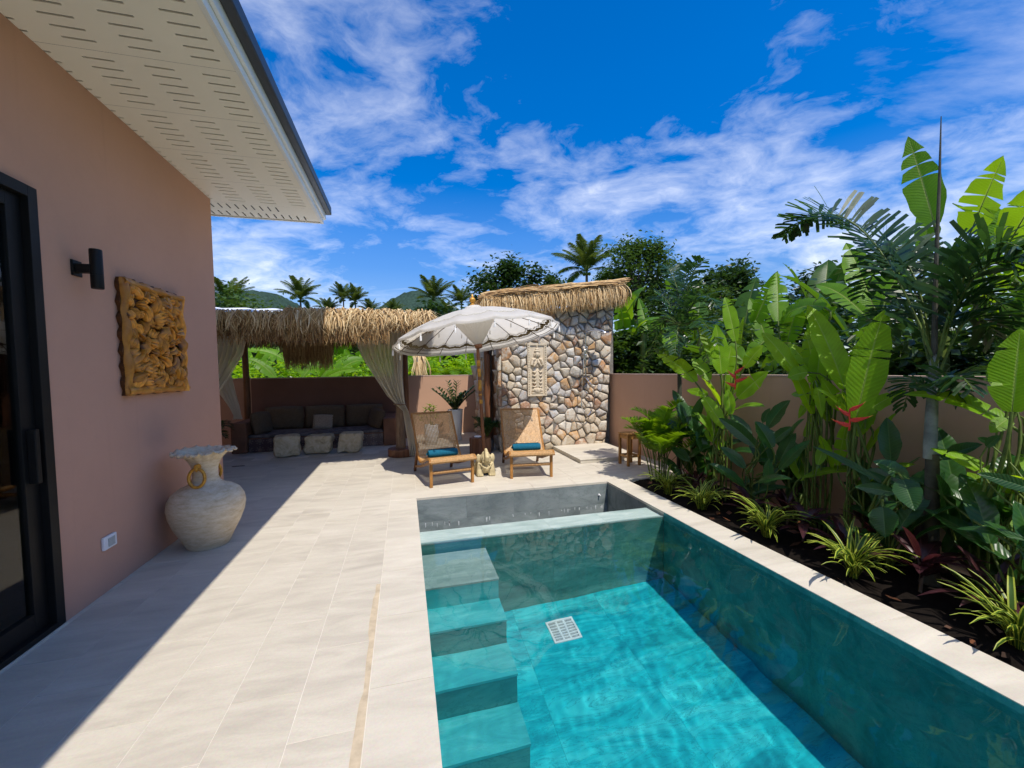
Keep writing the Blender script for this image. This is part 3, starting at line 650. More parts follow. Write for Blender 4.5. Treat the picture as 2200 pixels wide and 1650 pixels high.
    for i, x in enumerate(xs):
        rr = [r for r in rows2 if x < -1.22 - (0 if r[0] > y+.2 else .30)]
        b.add([(xc, y, 0), (x-e, y, 0), (x-e, EY, 0), (xc, EY, 0)], [(0, 3, 2, 1)]); yc = y
        for a, c in rr: b.add([(x-e, yc, 0), (x+e, yc, 0), (x+e, a, 0), (x-e, a, 0)], [(0, 3, 2, 1)]); yc = c
        b.add([(x-e, yc, 0), (x+e, yc, 0), (x+e, EY, 0), (x-e, EY, 0)], [(0, 3, 2, 1)]); xc = x+e
    b.add([(xc, y, 0), (EX, y, 0), (EX, EY, 0), (xc, EY, 0)], [(0, 3, 2, 1)])
    b.obj('soffit_board', MT['soffit'], t, V((0, 0, ZS))-o, smooth=False)
    b = MB(); b.box((-9, -5, ZS+.05), (EX+.001, EY-.001, ZS+.06)); b.v = [tuple(V(p)-o) for p in b.v]; b.obj('eave_void', MT['dark'], t, smooth=False)
    # fascia in two steps, then the dark gutter and roof sheet
    b = MB(); b.box((EX, -5, ZS-.012), (EX+.035, EY+.035, ZS+.13)); b.box((-9, EY, ZS-.012), (EX-.001, EY+.034, ZS+.13)); b.v = [tuple(V(p)-o) for p in b.v]; b.obj('fascia', MT['white'], t, smooth=False, bevel=.003)
    b = MB(); b.box((EX+.036, -5, ZS+.055), (EX+.062, EY+.062, ZS+.165)); b.box((-9, EY+.036, ZS+.055), (EX+.035, EY+.062, ZS+.165)); b.v = [tuple(V(p)-o) for p in b.v]; b.obj('fascia_lip', MT['white'], t, smooth=False, bevel=.003)
    for k in range(3):
        y0 = -5 + k*3.3; y1 = min(y0+3.3-.004, EY+.085) if k < 3 else EY
        if k == 2: y0 = 1.6
        b = MB(); P = []
        prof = [(EX-.02, .135), (EX+.064, .138), (EX+.070, .135), (EX+.128, .140), (EX+.135, .150), (EX+.135, .245), (EX+.118, .250), (EX-.5, .43)]
        for yy in ((y0, y1) if k < 2 else (1.6, EY+.085)): P.append([(x, yy, ZS+z) for x, z in prof])
        b.grid(P); b.add([p for p in P[-1]], [tuple(range(len(prof)))]); b.v = [tuple(V(p)-o) for p in b.v]; b.obj('gutter', MT['charcoal'], t, smooth=False)
    b = MB(); b.add([(EX+.1, -5, ZS+.24), (EX+.1, EY+.08, ZS+.24), (-6, EY+.08, ZS+1.6), (-6, -5, ZS+1.6)], [(0, 1, 2, 3)]); b.add([(EX+.1, EY+.07, ZS+.24), (-6, EY+.07, ZS+1.6), (-9, EY+.07, ZS+.2), (-9, EY+.07, ZS+.14), (EX, EY+.07, ZS+.14)], [(0, 1, 2, 3, 4)])
    b.v = [tuple(V(p)-o) for p in b.v]; b.obj('roof', MT['charcoal'], t, smooth=False)
    # --- things fixed to the wall
    w = thing('wall_lamp', 'black cylinder up and down lamp on the pink house wall', 'lamp', (X, 3.66, 2.42))
    b = MB().lathe([(.024, -.140), (.034, -.140), (.0365, -.135), (.0365, -.046), (.035, -.045), (.035, -.042), (.0365, -.041), (.0365, .135), (.034, .140), (.024, .140), (.024, .12), (0, .12)], 28, c=(.125, 0, 0)); b.obj('lamp_body', MT['black'], w)
    MB().box((.012, -.028, -.03), (.10, .028, .03)).obj('arm', MT['black'], w, smooth=False, bevel=.004)
    MB().box((.0, -.045, -.055), (.014, .045, .055)).obj('back_plate', MT['black'], w, smooth=False, bevel=.003)
    MB().lathe([(0, -.136), (.023, -.136)], 20, c=(.125, 0, 0)).obj('lens', MT['greyplastic'], w)
    w = thing('motion_sensor', 'small white plastic sensor box low on the pink house wall', 'sensor', (X, 3.81, .375))
    MB().box((0, -.072, -.05), (.022, .072, .05)).obj('housing', MT['plastic'], w, smooth=False, bevel=.008)
    MB().box((.0225, -.032, -.032), (.028, .040, .032)).obj('window', MT['greyplastic'], w, smooth=False, bevel=.003)
build_house()
# ------------------------------------------------------------------ urn
def build_urn():
    t = thing('urn', 'big cream weathered urn with scalloped rim standing on the shaded deck', 'urn', (-1.885, 4.56, 0), -0.9)
    pr = [(0, .012), (.155, .006), (.165, 0), (.175, .012), (.215, .10), (.27, .21), (.305, .31), (.318, .39), (.308, .46), (.275, .525), (.215, .572), (.150, .598), (.118, .625), (.104, .67), (.101, .72), (.108, .77), (.125, .815), (.155, .86), (.190, .898)]
    pr += [(.225, .925), (.258, .938), (.275, .930), (.262, .945), (.225, .938), (.185, .908), (.14, .85), (.09, .76), (.09, .6), (0, .58)]
    def fn(i, a, r, z):
        if 17 <= i <= 23:
            k = {17: .15, 18: .4, 19: .75, 20: 1, 21: 1, 22: .9, 23: .5}.get(i, 0); s = abs(math.sin(a*7))
            return r*(1-.13*min(1, (i-16)/3)) + k*.018*s, z - k*.026*(s**.5) + k*.012*math.sin(a*2+1)
        w = 1 + .008*math.sin(3*a+z*9)
        return r*w, z
    MB().lathe(pr, 112, fn=fn).obj('body', MT['urn'], t, angle=65)
    # scroll lips round the rim
    rs_ = MB().ball((0, 0, 0), (.022, .022, .014), 8).mesh('rim_scroll', MT['urn'])
    for k in range(14):
        a = (k+.5)/7*math.pi; c = V((math.cos(a)*.248, math.sin(a)*.248, .916))
        put('rim_scroll', rs_, t, c)
    for s, a in ((0, -.72), (1, 2.42)):
        h = MB(); h.ball((.125, 0, .792), (.032, .026, .030), 10); h.tube([(.10, 0, .80), (.155, 0, .800), (.165, 0, .775), (.15, 0, .757)], [.018, .020, .018, .012], 8)
        o = h.obj('handle_mount', MT['gold'], t, rot=(0, 0, a))
        r = MB(); P = []
        for i in range(29):
            q = 2*math.pi*i/28; P.append(V((.150 + .02*math.cos(q)*0 + .012*(1-math.cos(q))*.5, .066*math.sin(q), .690 + .086*math.cos(q))))
        r.tube(P, .0145, 9, cap=False); r.obj('ring', MT['gold'], o)
build_urn()
# ------------------------------------------------------------------ carved wooden panel
def build_carving():
    t = thing('carved_panel', 'carved golden teak panel of tangled leaves and flowers on pink wall', 'wall carving', (-2.249, 4.545, 1.972))
    W, H = .475, .485; R = random.Random(11)
    # wavy backing board; local x = out of the wall, y along, z up
    def edge(n):
        P = []
        for i in range(n):
            s = i/n*4; k = int(s); f = s-k
            y, z = [(-W+2*W*f, -H), (W, -H+2*H*f), (W-2*W*f, H), (-W, H-2*H*f)][k]
            d = .018*math.sin(i*1.9) + .014*noise.noise(V((i*.7, 3, 1)))
            if k == 0: d *= .2
            n_ = [(0, -1), (1, 0), (0, 1), (-1, 0)][k]
            P.append((y+n_[0]*d, z+n_[1]*d))
        return P
    E = edge(96); n = len(E); b = MB()
    b.add([(.002, y, z) for y, z in E] + [(.032, y, z) for y, z in E], [tuple(range(n-1, -1, -1)), tuple(range(n, 2*n))] + [(i, (i+1) % n, n+(i+1) % n, n+i) for i in range(n)])
    b.obj('backing_board', MT['carveback'], t, smooth=False)
    # raised outer rail, rough hewn
    for k in range(4):
        L = (W if k % 2 == 0 else H); m = 22; b = MB(); P = []
        for i in range(m+1):
            u = -L + 2*L*i/m; row = []
            for j in range(9):
                a = math.pi*j/8; row.append((.03 + (.040+.012*math.sin(i*.9+k))*math.sin(a), u, math.cos(a)*(.034+.007*math.sin(i*1.3+k*2))))
            P.append(row)
        b.grid(P)
        rot = [(0, 0, 0), (math.pi/2, 0, 0), (0, 0, 0), (math.pi/2, 0, 0)][k]; off = [(0, 0, -H+.035), (0, W-.03, 0), (0, 0, H-.03), (0, -W+.035, 0)][k]
        b.obj('rail', MT['carve'], t, off, rot)
    # leaf and petal pieces: fluted fans, cupped, in four cuts
    def fan(L, Wd, lobes, seed):
        """one carved leaf: cupped, fluted towards a lobed edge, with a cut-back underside"""
        b = MB(); m, w = 10, 24; top = []; bot = []; gr = []
        for i in range(m+1):
            v = i/m; r1 = []; r2 = []; wd = Wd*(math.sin(math.pi*min(1, v*.80+.13))**.8)
            for j in range(w+1):
                u = j/w*2-1; fl = math.cos(u*lobes*math.pi); k = v**1.3
                h = .030*math.sin(math.pi*min(1, v*.9+.1))*(1-.4*u*u) + .017*fl*k - .055*max(0, v-.72)*2 - .030*abs(u)**2.5
                y = u*wd*(1+.04*fl*k); z = v*L*(1-.22*u*u)*(1+.035*fl*k); r1.append((h, y, z)); r2.append((h-.016, y*.9, z*.95)); gr.append(min(1, max(0, -fl)**1.5*k*1.1 + .9*max(0, .22-v)*4 + .5*max(0, abs(u)-.9)*8))
            top.append(r1); bot.append(r2)
        b.grid(top); b.a[:] = gr; b.grid(bot[::-1], ra=.9); n = (m+1)*(w+1)
        ring = [j for j in range(w+1)] + [i*(w+1)+w for i in range(1, m+1)] + [m*(w+1)+j for j in range(w-1, -1, -1)] + [i*(w+1) for i in range(m-1, 0, -1)]; q = len(ring)
        rb = lambda i: n + (m-i//(w+1))*(w+1) + i % (w+1)
        b.f += [(ring[i], rb(ring[i]), rb(ring[(i+1) % q]), ring[(i+1) % q]) for i in range(q)]; b.m += [0]*q
        return b.mesh('carved_leaf', MT['carve'], angle=30)
    V4 = [fan(.17, .060, 3, 1), fan(.14, .075, 4, 2), fan(.21, .048, 2, 3), fan(.11, .055, 3, 4)]
    pts = []; tries = 0
    while len(pts) < 115 and tries < 9000:
        tries += 1; y = R.uniform(-W+.03, W-.03); z = R.uniform(-H+.03, H-.03)
        if all((y-a)**2+(z-c)**2 > .0044 for a, c in pts): pts.append((y, z))
    for i, (y, z) in enumerate(pts):
        a = noise.noise(V((y*2.3, z*2.3, 4)))*6 + R.uniform(-.6, .6); k = R.randrange(4); s = R.uniform(.7, 1.0); L = [.17, .14, .21, .11][k]*s
        M = Matrix.Rotation(-a, 4, 'X') @ Matrix.Rotation(R.uniform(-.15, .5), 4, 'Y') @ Matrix.Rotation(R.uniform(-.55, .55), 4, 'Z')
        if abs(y+(M @ V((0, 0, L*.55))).y) > W-.03 or abs(z+(M @ V((0, 0, L*.55))).z) > H-.02: M = Matrix.Rotation(math.pi, 4, 'X') @ M; s *= .8
        d = M @ V((0, 0, L*.5)); yy = max(-W+.05, min(W-.05, y-d.y)); zz = max(-H+.05, min(H-.05, z-d.z))
        if abs(yy+2*d.y) > W or abs(zz+2*d.z) > H: continue
        put('carved_leaf', V4[k], t, (R.uniform(.030, .062), yy, zz), M.to_euler(), s)
    for y, z in ((.02, .30), (.06, .03), (-.12, -.22), (.25, -.30)):
        for q in range(7):
            a = q/7*2*math.pi; M = Matrix.Rotation(-a, 4, 'X') @ Matrix.Rotation(-.35, 4, 'Y'); put('petal', V4[3], t, (.062, y, z), M.to_euler(), .9)
        MB().ball((.080, y, z), (.024, .024, .024), 10).obj('flower_eye', MT['carve'], t)
build_carving()
# ------------------------------------------------------------------ thatch
def strands(b, n, p_fn, L, R, lean=0.10, curl=0.12, wid=(.006, .013), seg=4, out=V((0, -1, 0)), along=V((1, 0, 0)), rnd=(0, 1), cut=None):
    """hanging dry strips: p_fn gives the root, strips fall with a little swing"""
    for _ in range(n):
        p = V(p_fn(R)); l = L*R.uniform(.62, 1.1)*(cut(p) if cut else 1); w = R.uniform(*wid); sw = R.gauss(0, lean); ou = abs(R.gauss(0, curl)); tw = R.uniform(-.9, .9)
        sd = (along*math.cos(tw) + out*math.sin(tw))*w; P = []; ra = R.uniform(*rnd); k2 = R.gauss(0, .05)
        for i in range(seg+1):
            t = i/seg; q = p + V((0, 0, -l*t*(1-.08*ou))) + along*(sw*l*t + k2*math.sin(t*3)) + out*(ou*l*math.sin(t*1.7))
            f = 1-.75*t*t; P.append((q-sd*f, q+sd*f))
        b.grid(P, 0, None, ra)
def loops(b, n, p_fn, R, out, along, up=(.05, .13), drop=(.16, .34), wid=(.006, .012)):
    """strips folded over the eave: rise a little, bend over and hang loose"""
    for _ in range(n):
        p = V(p_fn(R)); u = R.uniform(*up)*.35; d = R.uniform(*drop); o = R.uniform(.03, .10); sw = R.gauss(0, .09); w = R.uniform(*wid); tw = R.uniform(-.8, .8)
        sd = (along*math.cos(tw)+out*math.sin(tw)*.6)*w; P = []; ra = R.uniform(.3, 1)
        for i in range(7):
            t = i/6; h = u*math.sin(min(1, t*2.2)*math.pi/2) - d*max(0, t-.22)**1.25*1.3; q = p + V((0, 0, h)) + out*(o*math.sin(t*2.0)) + along*(sw*t*t*2)
            f = 1-.7*t*t; P.append((q-sd*f, q+sd*f))
        b.grid(P, 0, None, ra)
PVX0, PVX1, PVY0, PVY1 = -4.05, 0.46, 7.02, 10.85
def build_pavilion():
    t = thing('pavilion', 'open thatch-fringed pavilion sheltering the built-in sofa', 'pavilion', (-1.8, 8.4, 0)); o = V(t.location)
    R = random.Random(21)
    def loc(b): b.v = [tuple(V(p)-o) for p in b.v]; return b
    # posts
    for x, y in ((-3.72, 8.42), (-3.5, 10.62), (.02, 10.62)):
        b = MB(); b.tube([(x, y, 0), (x+.01, y, 1.2), (x, y, 2.5)], [.075, .07, .065], 10); loc(b).obj('post', MT['dteak'], t)
    # front post: a barked tree trunk in a round wooden collar
    b = MB(); P = []
    for i in range(26):
        z = .02 + 2.42*i/25; row = []; n = 40
        for j in range(n):
            a = 2*math.pi*j/n; r = .098 - .012*z + .012*noise.noise(V((math.cos(a)*4.5, math.sin(a)*4.5, z*.9))) + .011*abs(noise.noise(V((math.cos(a)*9, math.sin(a)*9, z*1.6+5))))
            row.append((-.11+.02*math.sin(z*2)+r*math.cos(a), 8.42+r*math.sin(a), z))
        P.append(row)
    b.grid(P, wrap=True); loc(b).obj('post', MT['bark'], t, angle=60)
    b = MB(); b.lathe([(.255, .002), (.262, .01), (.262, .145), (.250, .15), (.0, .148)], 40, c=(-.09, 8.40, 0)); loc(b).obj('post_collar', MT['stump'], t)
    # beams and rafters
    for a, c in (((PVX0, PVY0+.16, 2.48), (PVX1-.08, PVY0+.16, 2.48)), ((PVX0, 8.42, 2.50), (PVX1-.08, 8.42, 2.50)), ((PVX0, 10.62, 2.46), (PVX1-.08, 10.62, 2.46))):
        b = MB(); b.beam(a, c, .07, .13); loc(b).obj('beam', MT['dteak'], t, smooth=False)
    for i in range(7):
        x = PVX0+.2 + (PVX1-PVX0-.5)*i/6; b = MB(); b.beam((x, PVY0+.06, 2.51), (x, 8.8, 2.80), .05, .08); b.beam((x, 8.8, 2.80), (x, PVY1, 2.42), .05, .08); loc(b).obj('rafter', MT['dteak'], t, smooth=False)
    # roof sheets, lapped, corrugated edge
    ns = 9; w = (PVX1-PVX0)/ns
    for i in range(ns):
        x0 = PVX0 + i*w; b = MB(); P = []
        for (y, z) in ((PVY0-.02, 2.590), (8.8, 2.875), (PVY1+.1, 2.49)):
            P.append([(x0 + (w+.03)*j/8, y, z + .016*math.sin(j/8*math.pi*2-.6) + .012*(1-j/8)) for j in range(9)])
        b.grid(P); P2 = [[(p[0], p[1], p[2]-.006) for p in row] for row in P]; b.grid(P2[::-1]); loc(b).obj('roof_sheet', MT['roof_sheet'], t)
    b = MB(); P = [[(x, y, z) for x in (PVX0+.03, PVX1-.03)] for y, z in ((PVY0+.02, 2.55), (8.8, 2.84), (PVY1+.05, 2.45))]; b.grid(P); loc(b).obj('added_dark_lining', MT['dteak'], t, smooth=False)  # dark sheet added under the roof to cut light bounced off it
    # fringe: a dense curtain under a mop of bent strips, on three sides
    A = V((1, 0, 0)); O = V((0, -1, 0))
    b = MB(); strands(b, 2300, lambda r: (r.uniform(PVX0, PVX1), PVY0+r.uniform(-.05, .05), 2.56+r.uniform(-.04, .02)), .43, R, .05, .06, (.006, .012), 3, O, A, (.0, .55), lambda p: .58 if p.x > -.25 else 1)
    strands(b, 420, lambda r: (r.uniform(PVX0, PVX1), PVY0-.05+r.uniform(-.03, .02), 2.59+r.uniform(-.03, .03)), .34, R, .2, .30, (.006, .012), 5, O, A, (.3, 1.0), lambda p: .6 if p.x > -.35 else 1)
    loops(b, 420, lambda r: (r.uniform(PVX0, PVX1), PVY0-.02+r.uniform(-.03, .03), 2.58+r.uniform(-.02, .02)), R, O, A)
    loops(b, 560, lambda r: (r.uniform(-1.75, PVX1), PVY0-.02+r.uniform(-.03, .06), 2.60+r.uniform(-.02, .03)), R, O, A, (.10, .24))
    loc(b); stuff(b.obj('thatch_fringe', MT['thatch'], t, smooth=False))
    A2 = V((0, 1, 0)); O2 = V((1, 0, 0))
    b = MB(); strands(b, 1500, lambda r: (PVX1+r.uniform(-.05, .04), r.uniform(PVY0, PVY1), 2.56+r.uniform(-.04, .02)), .43, R, .05, .06, (.006, .013), 3, O2, A2, (0, .55), lambda p: .5 if p.y < 7.9 else 1)
    loops(b, 420, lambda r: (PVX1+r.uniform(-.03, .03), r.uniform(PVY0, PVY1), 2.58), R, O2, A2, (.05, .13), (.10, .2)); loc(b); stuff(b.obj('thatch_fringe', MT['thatch'], t, smooth=False))
    b = MB(); strands(b, 620, lambda r: (r.uniform(-2.72, -1.68), PVY1-.1+r.uniform(-.05, .05), 2.46), .70, R, .04, .04, (.006, .013), 3, V((0, 1, 0)), A, (.15, .75))
    strands(b, 700, lambda r: (r.uniform(PVX0, PVX1), PVY1-.1+r.uniform(-.05, .05), 2.47), .24, R, .04, .04, (.007, .015), 3, V((0, 1, 0)), A, (0, .4))
    loc(b); stuff(b.obj('thatch_fringe', MT['thatch'], t, smooth=False))
build_pavilion()
def curtain(label, rows, folds, tie=None, nfold=9, depth=.05, group='sheer curtains of the pavilion'):
    """rows: (z, centre x, half width, y); cloth gathered into folds between them"""
    t = thing('curtain', label, 'curtain', (rows[-1][1], rows[-1][3], rows[-1][0]), 0, group); o = V(t.location)
    b = MB(); P = []; n = nfold*8
    for (z, cx, hw, y) in rows:
        row = []
        for j in range(n+1):
            u = j/n*2-1; a = u*nfold*math.pi
            d = depth*(.35+.65*min(1, hw/.35))
            row.append(V((cx + u*hw + .010*math.sin(a*.5+z*3), y + d*math.sin(a) + .3*d*math.sin(a*.37+z*5), z)) - o)
        P.append(row)
    b.grid(P); b.obj('cloth', MT['sheer'], t)
    if tie:
        z, cx, hw, y = tie; q = MB(); q.tube([V((cx+(hw+.012)*math.cos(a), y+(.07+.02)*math.sin(a), z+.008*math.sin(2*a)))-o for a in [2*math.pi*i/24 for i in range(25)]], .011, 7, cap=False); q.obj('tie_rope', MT['bark'], t)
def smooth_rows(keys, n=24):
    out = []
    for i in range(n+1):
        t = i/n*(len(keys)-1); k = min(int(t), len(keys)-2); f = t-k; s = f*f*(3-2*f)*.5+f*.5
        out.append(tuple(lerp(a, c, s) for a, c in zip(keys[k], keys[k+1])))
    return out
curtain('sheer cream curtain drawn back and tied round the bark post', smooth_rows([(2.46, -.45, .48, 8.22), (1.95, -.40, .37, 8.21), (1.55, -.30, .25, 8.19), (1.20, -.18, .155, 8.20), (1.03, -.09, .085, 8.22), (.90, .01, .05, 8.20), (.6, .06, .06, 8.19), (.3, .11, .075, 8.18), (.02, .15, .09, 8.18)]), 0, (1.03, -.10, .10, 8.26), 10)
curtain('sheer curtain swept behind the house corner at the pavilion front', smooth_rows([(2.46, -3.02, .42, 8.22), (2.0, -3.10, .36, 8.22), (1.6, -3.22, .24, 8.22), (1.2, -3.36, .13, 8.24), (1.05, -3.42, .09, 8.25), (.5, -3.45, .10, 8.25), (.03, -3.46, .13, 8.25)]), 0, None, 10)
curtain('sheer curtain at the rear of the pavilion hanging towards the sofa arm', smooth_rows([(2.4, -3.85, .30, 9.5), (1.9, -3.72, .26, 9.55), (1.4, -3.55, .18, 9.6), (.98, -3.42, .10, 9.66), (.80, -3.38, .07, 9.68), (.72, -3.38, .09, 9.68)]), 0, None, 9)
# ------------------------------------------------------------------ sofa, cushions, boulders
def pillow(name, w, h, d, m, loc, rot, parent=None, seed=0, piping=None):
    b = MB(); n = 14; P = []
    for s in (1, -1):
        P = []
        for i in range(n+1):
            row = []
            for j in range(n+1):
                u = i/n*2-1; v = j/n*2-1; e = (1-u**4)*(1-v**4); k = 1-.06*(u*u*v*v)
                t = d/2*(e**.45) + .006*noise.noise(V((u*2+seed, v*2, s)))
                row.append((u*w/2*(1-.05*v*v), -s*t, v*h/2*(1-.05*u*u)) if s > 0 else (u*w/2*(1-.05*v*v), t, v*h/2*(1-.05*u*u)))
            P.append(row)
        b.grid(P if s > 0 else P[::-1])
    b.merge = True
    return b.obj(name, m, parent, loc, rot, angle=75)
def build_sofa():
    t = thing('sofa', 'built-in masonry sofa with rosette tiles in the shade of the pavilion', 'sofa', (-1.87, 10.3, 0)); o = V(t.location)
    b = MB().box((-3.20, 9.72, 0), (-.50, 10.98, .30)); b.v = [tuple(V(p)-o) for p in b.v]; b.obj('base', MT['terracotta'], t, smooth=False)
    b = MB().box((-3.52, 10.985, .0), (-.20, 10.997, 1.53)); b.v = [tuple(V(p)-o) for p in b.v]; b.obj('dark_sheet', MT['darkpanel'], t, smooth=False)  # thin dark brown sheet in front of the back wall
    n = 13; w = 2.7/n
    me = MB().box((-w/2+.002, -.006, -.135), (w/2-.002, .004, .135)).mesh('face_tile', MT['rosette'], smooth=False, bevel=.002)
    for i in range(n): put('face_tile', me, t, V((-3.20+w*(i+.5), 9.714, .14))-o)
    b = MB().box((-3.20, 9.69, .300), (-.50, 10.55, .365)); b.v = [tuple(V(p)-o) for p in b.v]; b.obj('seat', MT['seat'], t, smooth=False, bevel=.02)
    for x0, x1, z in ((-3.50, -3.21, .64), (-.49, -.22, .62)):
        b = MB().box((x0, 9.62, 0), (x1, 10.98, z)); b.v = [tuple(V(p)-o) for p in b.v]; b.obj('arm', MT['terracotta'], t, smooth=False, bevel=.03)
    xs = [-3.19, -2.32, -1.42, -.52]
    for i, la in enumerate(('left', 'middle', 'right')):
        cx = (xs[i]+xs[i+1])/2; q = pillow('back_cushion', xs[i+1]-xs[i]-.02, .54, .24, MT['cushion'], (cx, 10.66, .615), (-.13, 0, 0), None, i)
        tag(q, 'long taupe back cushion, %s one of the three along the sofa' % ('leftmost', 'middle', 'rightmost')[i], 'cushion', 'back cushions of the sofa')
    tag(pillow('side_cushion', .55, .50, .22, MT['cushion'], (-3.04, 10.02, .585), (-.15, 0, 1.25), None, 5), 'plump taupe cushion leaning on the left sofa arm', 'cushion')
    tag(pillow('side_cushion', .55, .48, .22, MT['cushion'], (-.66, 10.12, .58), (-.25, .1, -1.05), None, 6), 'plump taupe cushion leaning on the right sofa arm', 'cushion')
    c = tag(pillow('scatter_cushion', .40, .36, .14, MT['linen'], (-1.85, 10.28, .53), (-.45, .05, .1), None, 9), 'small pale beige fringed cushion in the middle of the sofa', 'cushion')
    b = MB(); R = random.Random(4)
    for s in (-1, 1):
        for i in range(40):
            z = -.17+.34*i/39; b.tube([(s*.185, 0, z), (s*(.205+R.random()*.008), -.004, z-.006)], .004, 4)
    b.obj('fringe', MT['linen'], c)
build_sofa()
def boulder(label, loc, s, seed, top=.0, rz=0):
    R = random.Random(seed); b = MB(); n = 15; bm = bmesh.new(); bmesh.ops.create_cube(bm, size=1); bmesh.ops.subdivide_edges(bm, edges=bm.edges, cuts=13, use_grid_fill=True)
    for v in bm.verts:
        p = v.co*2; k = V([math.copysign(abs(c)**.8, c) for c in p]); r = (abs(p.x)**11+abs(p.y)**11+abs(p.z)**11)**(1/11); q = p/r
        d = .10*noise.noise(q*1.2+V((seed, 0, 0))) + .07*noise.noise(q*3.1+V((0, seed, 0))) + .035*noise.noise(q*8+V((0, 0, seed))) + .05*abs(noise.noise(V((q.x*1.5, q.y*1.5, q.z*5+seed))))
        q = q*(1-.05+d*(1 if q.z < .8 else .35)); q.x += .10*q.z*math.sin(seed); v.co = V((q.x*s[0]/2, q.y*s[1]/2, (q.z+1)*s[2]/2))
    zmin = min(v.co.z for v in bm.verts)
    for v in bm.verts: v.co.z -= zmin
    me = bpy.data.meshes.new('boulder'); bm.to_mesh(me); bm.free(); me.materials.append(MT['boulder']); me.polygons.foreach_set('use_smooth', [True]*len(me.polygons)); me.set_sharp_from_angle(angle=math.radians(35))
    return tag(put('boulder_stool', me, None, loc, (0, 0, rz)), label, 'stool', 'rock stools before the sofa')
boulder('squared yellow-grey rock stool, leftmost of three before the sofa', (-2.31, 9.08, 0), (.48, .40, .42), 3, rz=.2)
boulder('layered pinkish rock stool, middle of three before the sofa', (-1.74, 9.20, 0), (.52, .38, .38), 8, rz=-.05)
boulder('pale flat-faced rock stool tapering to its foot, rightmost of three before the sofa', (-1.12, 9.16, 0), (.46, .38, .41), 14, rz=-.1)
# ------------------------------------------------------------------ stone shower wall
def voronoi(pts, x0, z0, x1, z1):
    cells = []
    for i, p in enumerate(pts):
        poly = [(x0, z0), (x1, z0), (x1, z1), (x0, z1)]
        for j, q in sorted(enumerate(pts), key=lambda e: (e[1][0]-p[0])**2+(e[1][1]-p[1])**2)[1:22]:
            mx, mz = (p[0]+q[0])/2, (p[1]+q[1])/2; nx, nz = q[0]-p[0], q[1]-p[1]; out = []
            for k in range(len(poly)):
                a, c = poly[k], poly[(k+1) % len(poly)]; da = (a[0]-mx)*nx+(a[1]-mz)*nz; dc = (c[0]-mx)*nx+(c[1]-mz)*nz
                if da <= 0: out.append(a)
                if (da < 0 < dc) or (dc < 0 < da): f = da/(da-dc); out.append((a[0]+(c[0]-a[0])*f, a[1]+(c[1]-a[1])*f))
            poly = out
            if not poly: break
        cells.append(poly)
    return cells
def stone_face(parent, P0, ux, w, h, n, seed, R, top=None, lean=0.0, o=V((0, 0, 0)), zlim=None):
    """rubble facing on a vertical plane through P0 running along ux; stones stand proud of the mortar"""
    nrm = V((ux.y, -ux.x, 0)); pts = []; t = 0; dmin = math.sqrt(w*h/n)*.80
    while len(pts) < n and t < 9000:
        t += 1; f = R.choice((.42, .5, .6, .75, .9, 1.1, 1.5, 1.9)); p = (R.uniform(.02, w-.02), R.uniform(.02, h-.02))
        if all(math.hypot(p[0]-q[0], p[1]-q[1]) > dmin*(f+q[2])/2*.98 for q in pts): pts.append((*p, f))
    for poly in voronoi([(p[0], p[1]) for p in pts], 0, 0, w, h):
        if len(poly) < 3: continue
        cx = sum(p[0] for p in poly)/len(poly); cz = sum(p[1] for p in poly)/len(poly)
        rr = min(math.hypot(p[0]-cx, p[1]-cz) for p in poly)
        if rr < .025: continue
        ring = []   # subdivide and round the corners
        m = len(poly)
        for k in range(m):
            a, c, e = V(poly[k-1]), V(poly[k]), V(poly[(k+1) % m]); l1 = (a-c).length; l2 = (e-c).length; s = min(.028, l1*.3, l2*.3)
            if min(l1, l2) < .004: continue
            ring += [c+(a-c).normalized()*s, c*.86+((c+(a-c).normalized()*s)+(c+(e-c).normalized()*s))*.07, c+(e-c).normalized()*s]
        if len(ring) < 6: continue
        g = .005; pr = R.uniform(.026, .066); b = MB(); C = V((cx, cz)); k = len(ring); rows = []
        tx, tz = R.uniform(-.2, .2), R.uniform(-.2, .2)
        for ins, d in ((g, -.02), (g, pr*.45), (g+.012, pr*.82), (g+.034, pr)):
            row = []
            for q in ring:
                v = q-C; L = v.length; v = v*max(.12, (L-ins)/L) if L > 0 else v
                j = .006*noise.noise(V((q.x*9+seed, q.y*9, d*30))); dd = d + (tx*v.x+tz*v.y if d > 0 else 0) + (j*1.4 if d > 0 else 0)
                x = v.x + j; z = v.y - j; row.append(ux*(x) + nrm*dd + V((0, 0, z)))
            rows.append(row)
        b.grid(rows, wrap=True); n0 = len(b.v); ap = nrm*(pr+R.uniform(.002, .012)) ; b.add([ap], []); b.f += [(3*k+i, 3*k+(i+1) % k, n0) for i in range(k)]; b.m += [0]*k
        if nrm.dot(V((0, 0, 1))) == 0 and False: pass
        me = b.mesh('stone', MT['stone'], angle=55)
        zf = cz/h; X = cx + lean*(zf)*cx/w
        ob = put('stone', me, parent, P0 + ux*X + V((0, 0, cz + (top(cx) if top else 0)*zf)) - o)
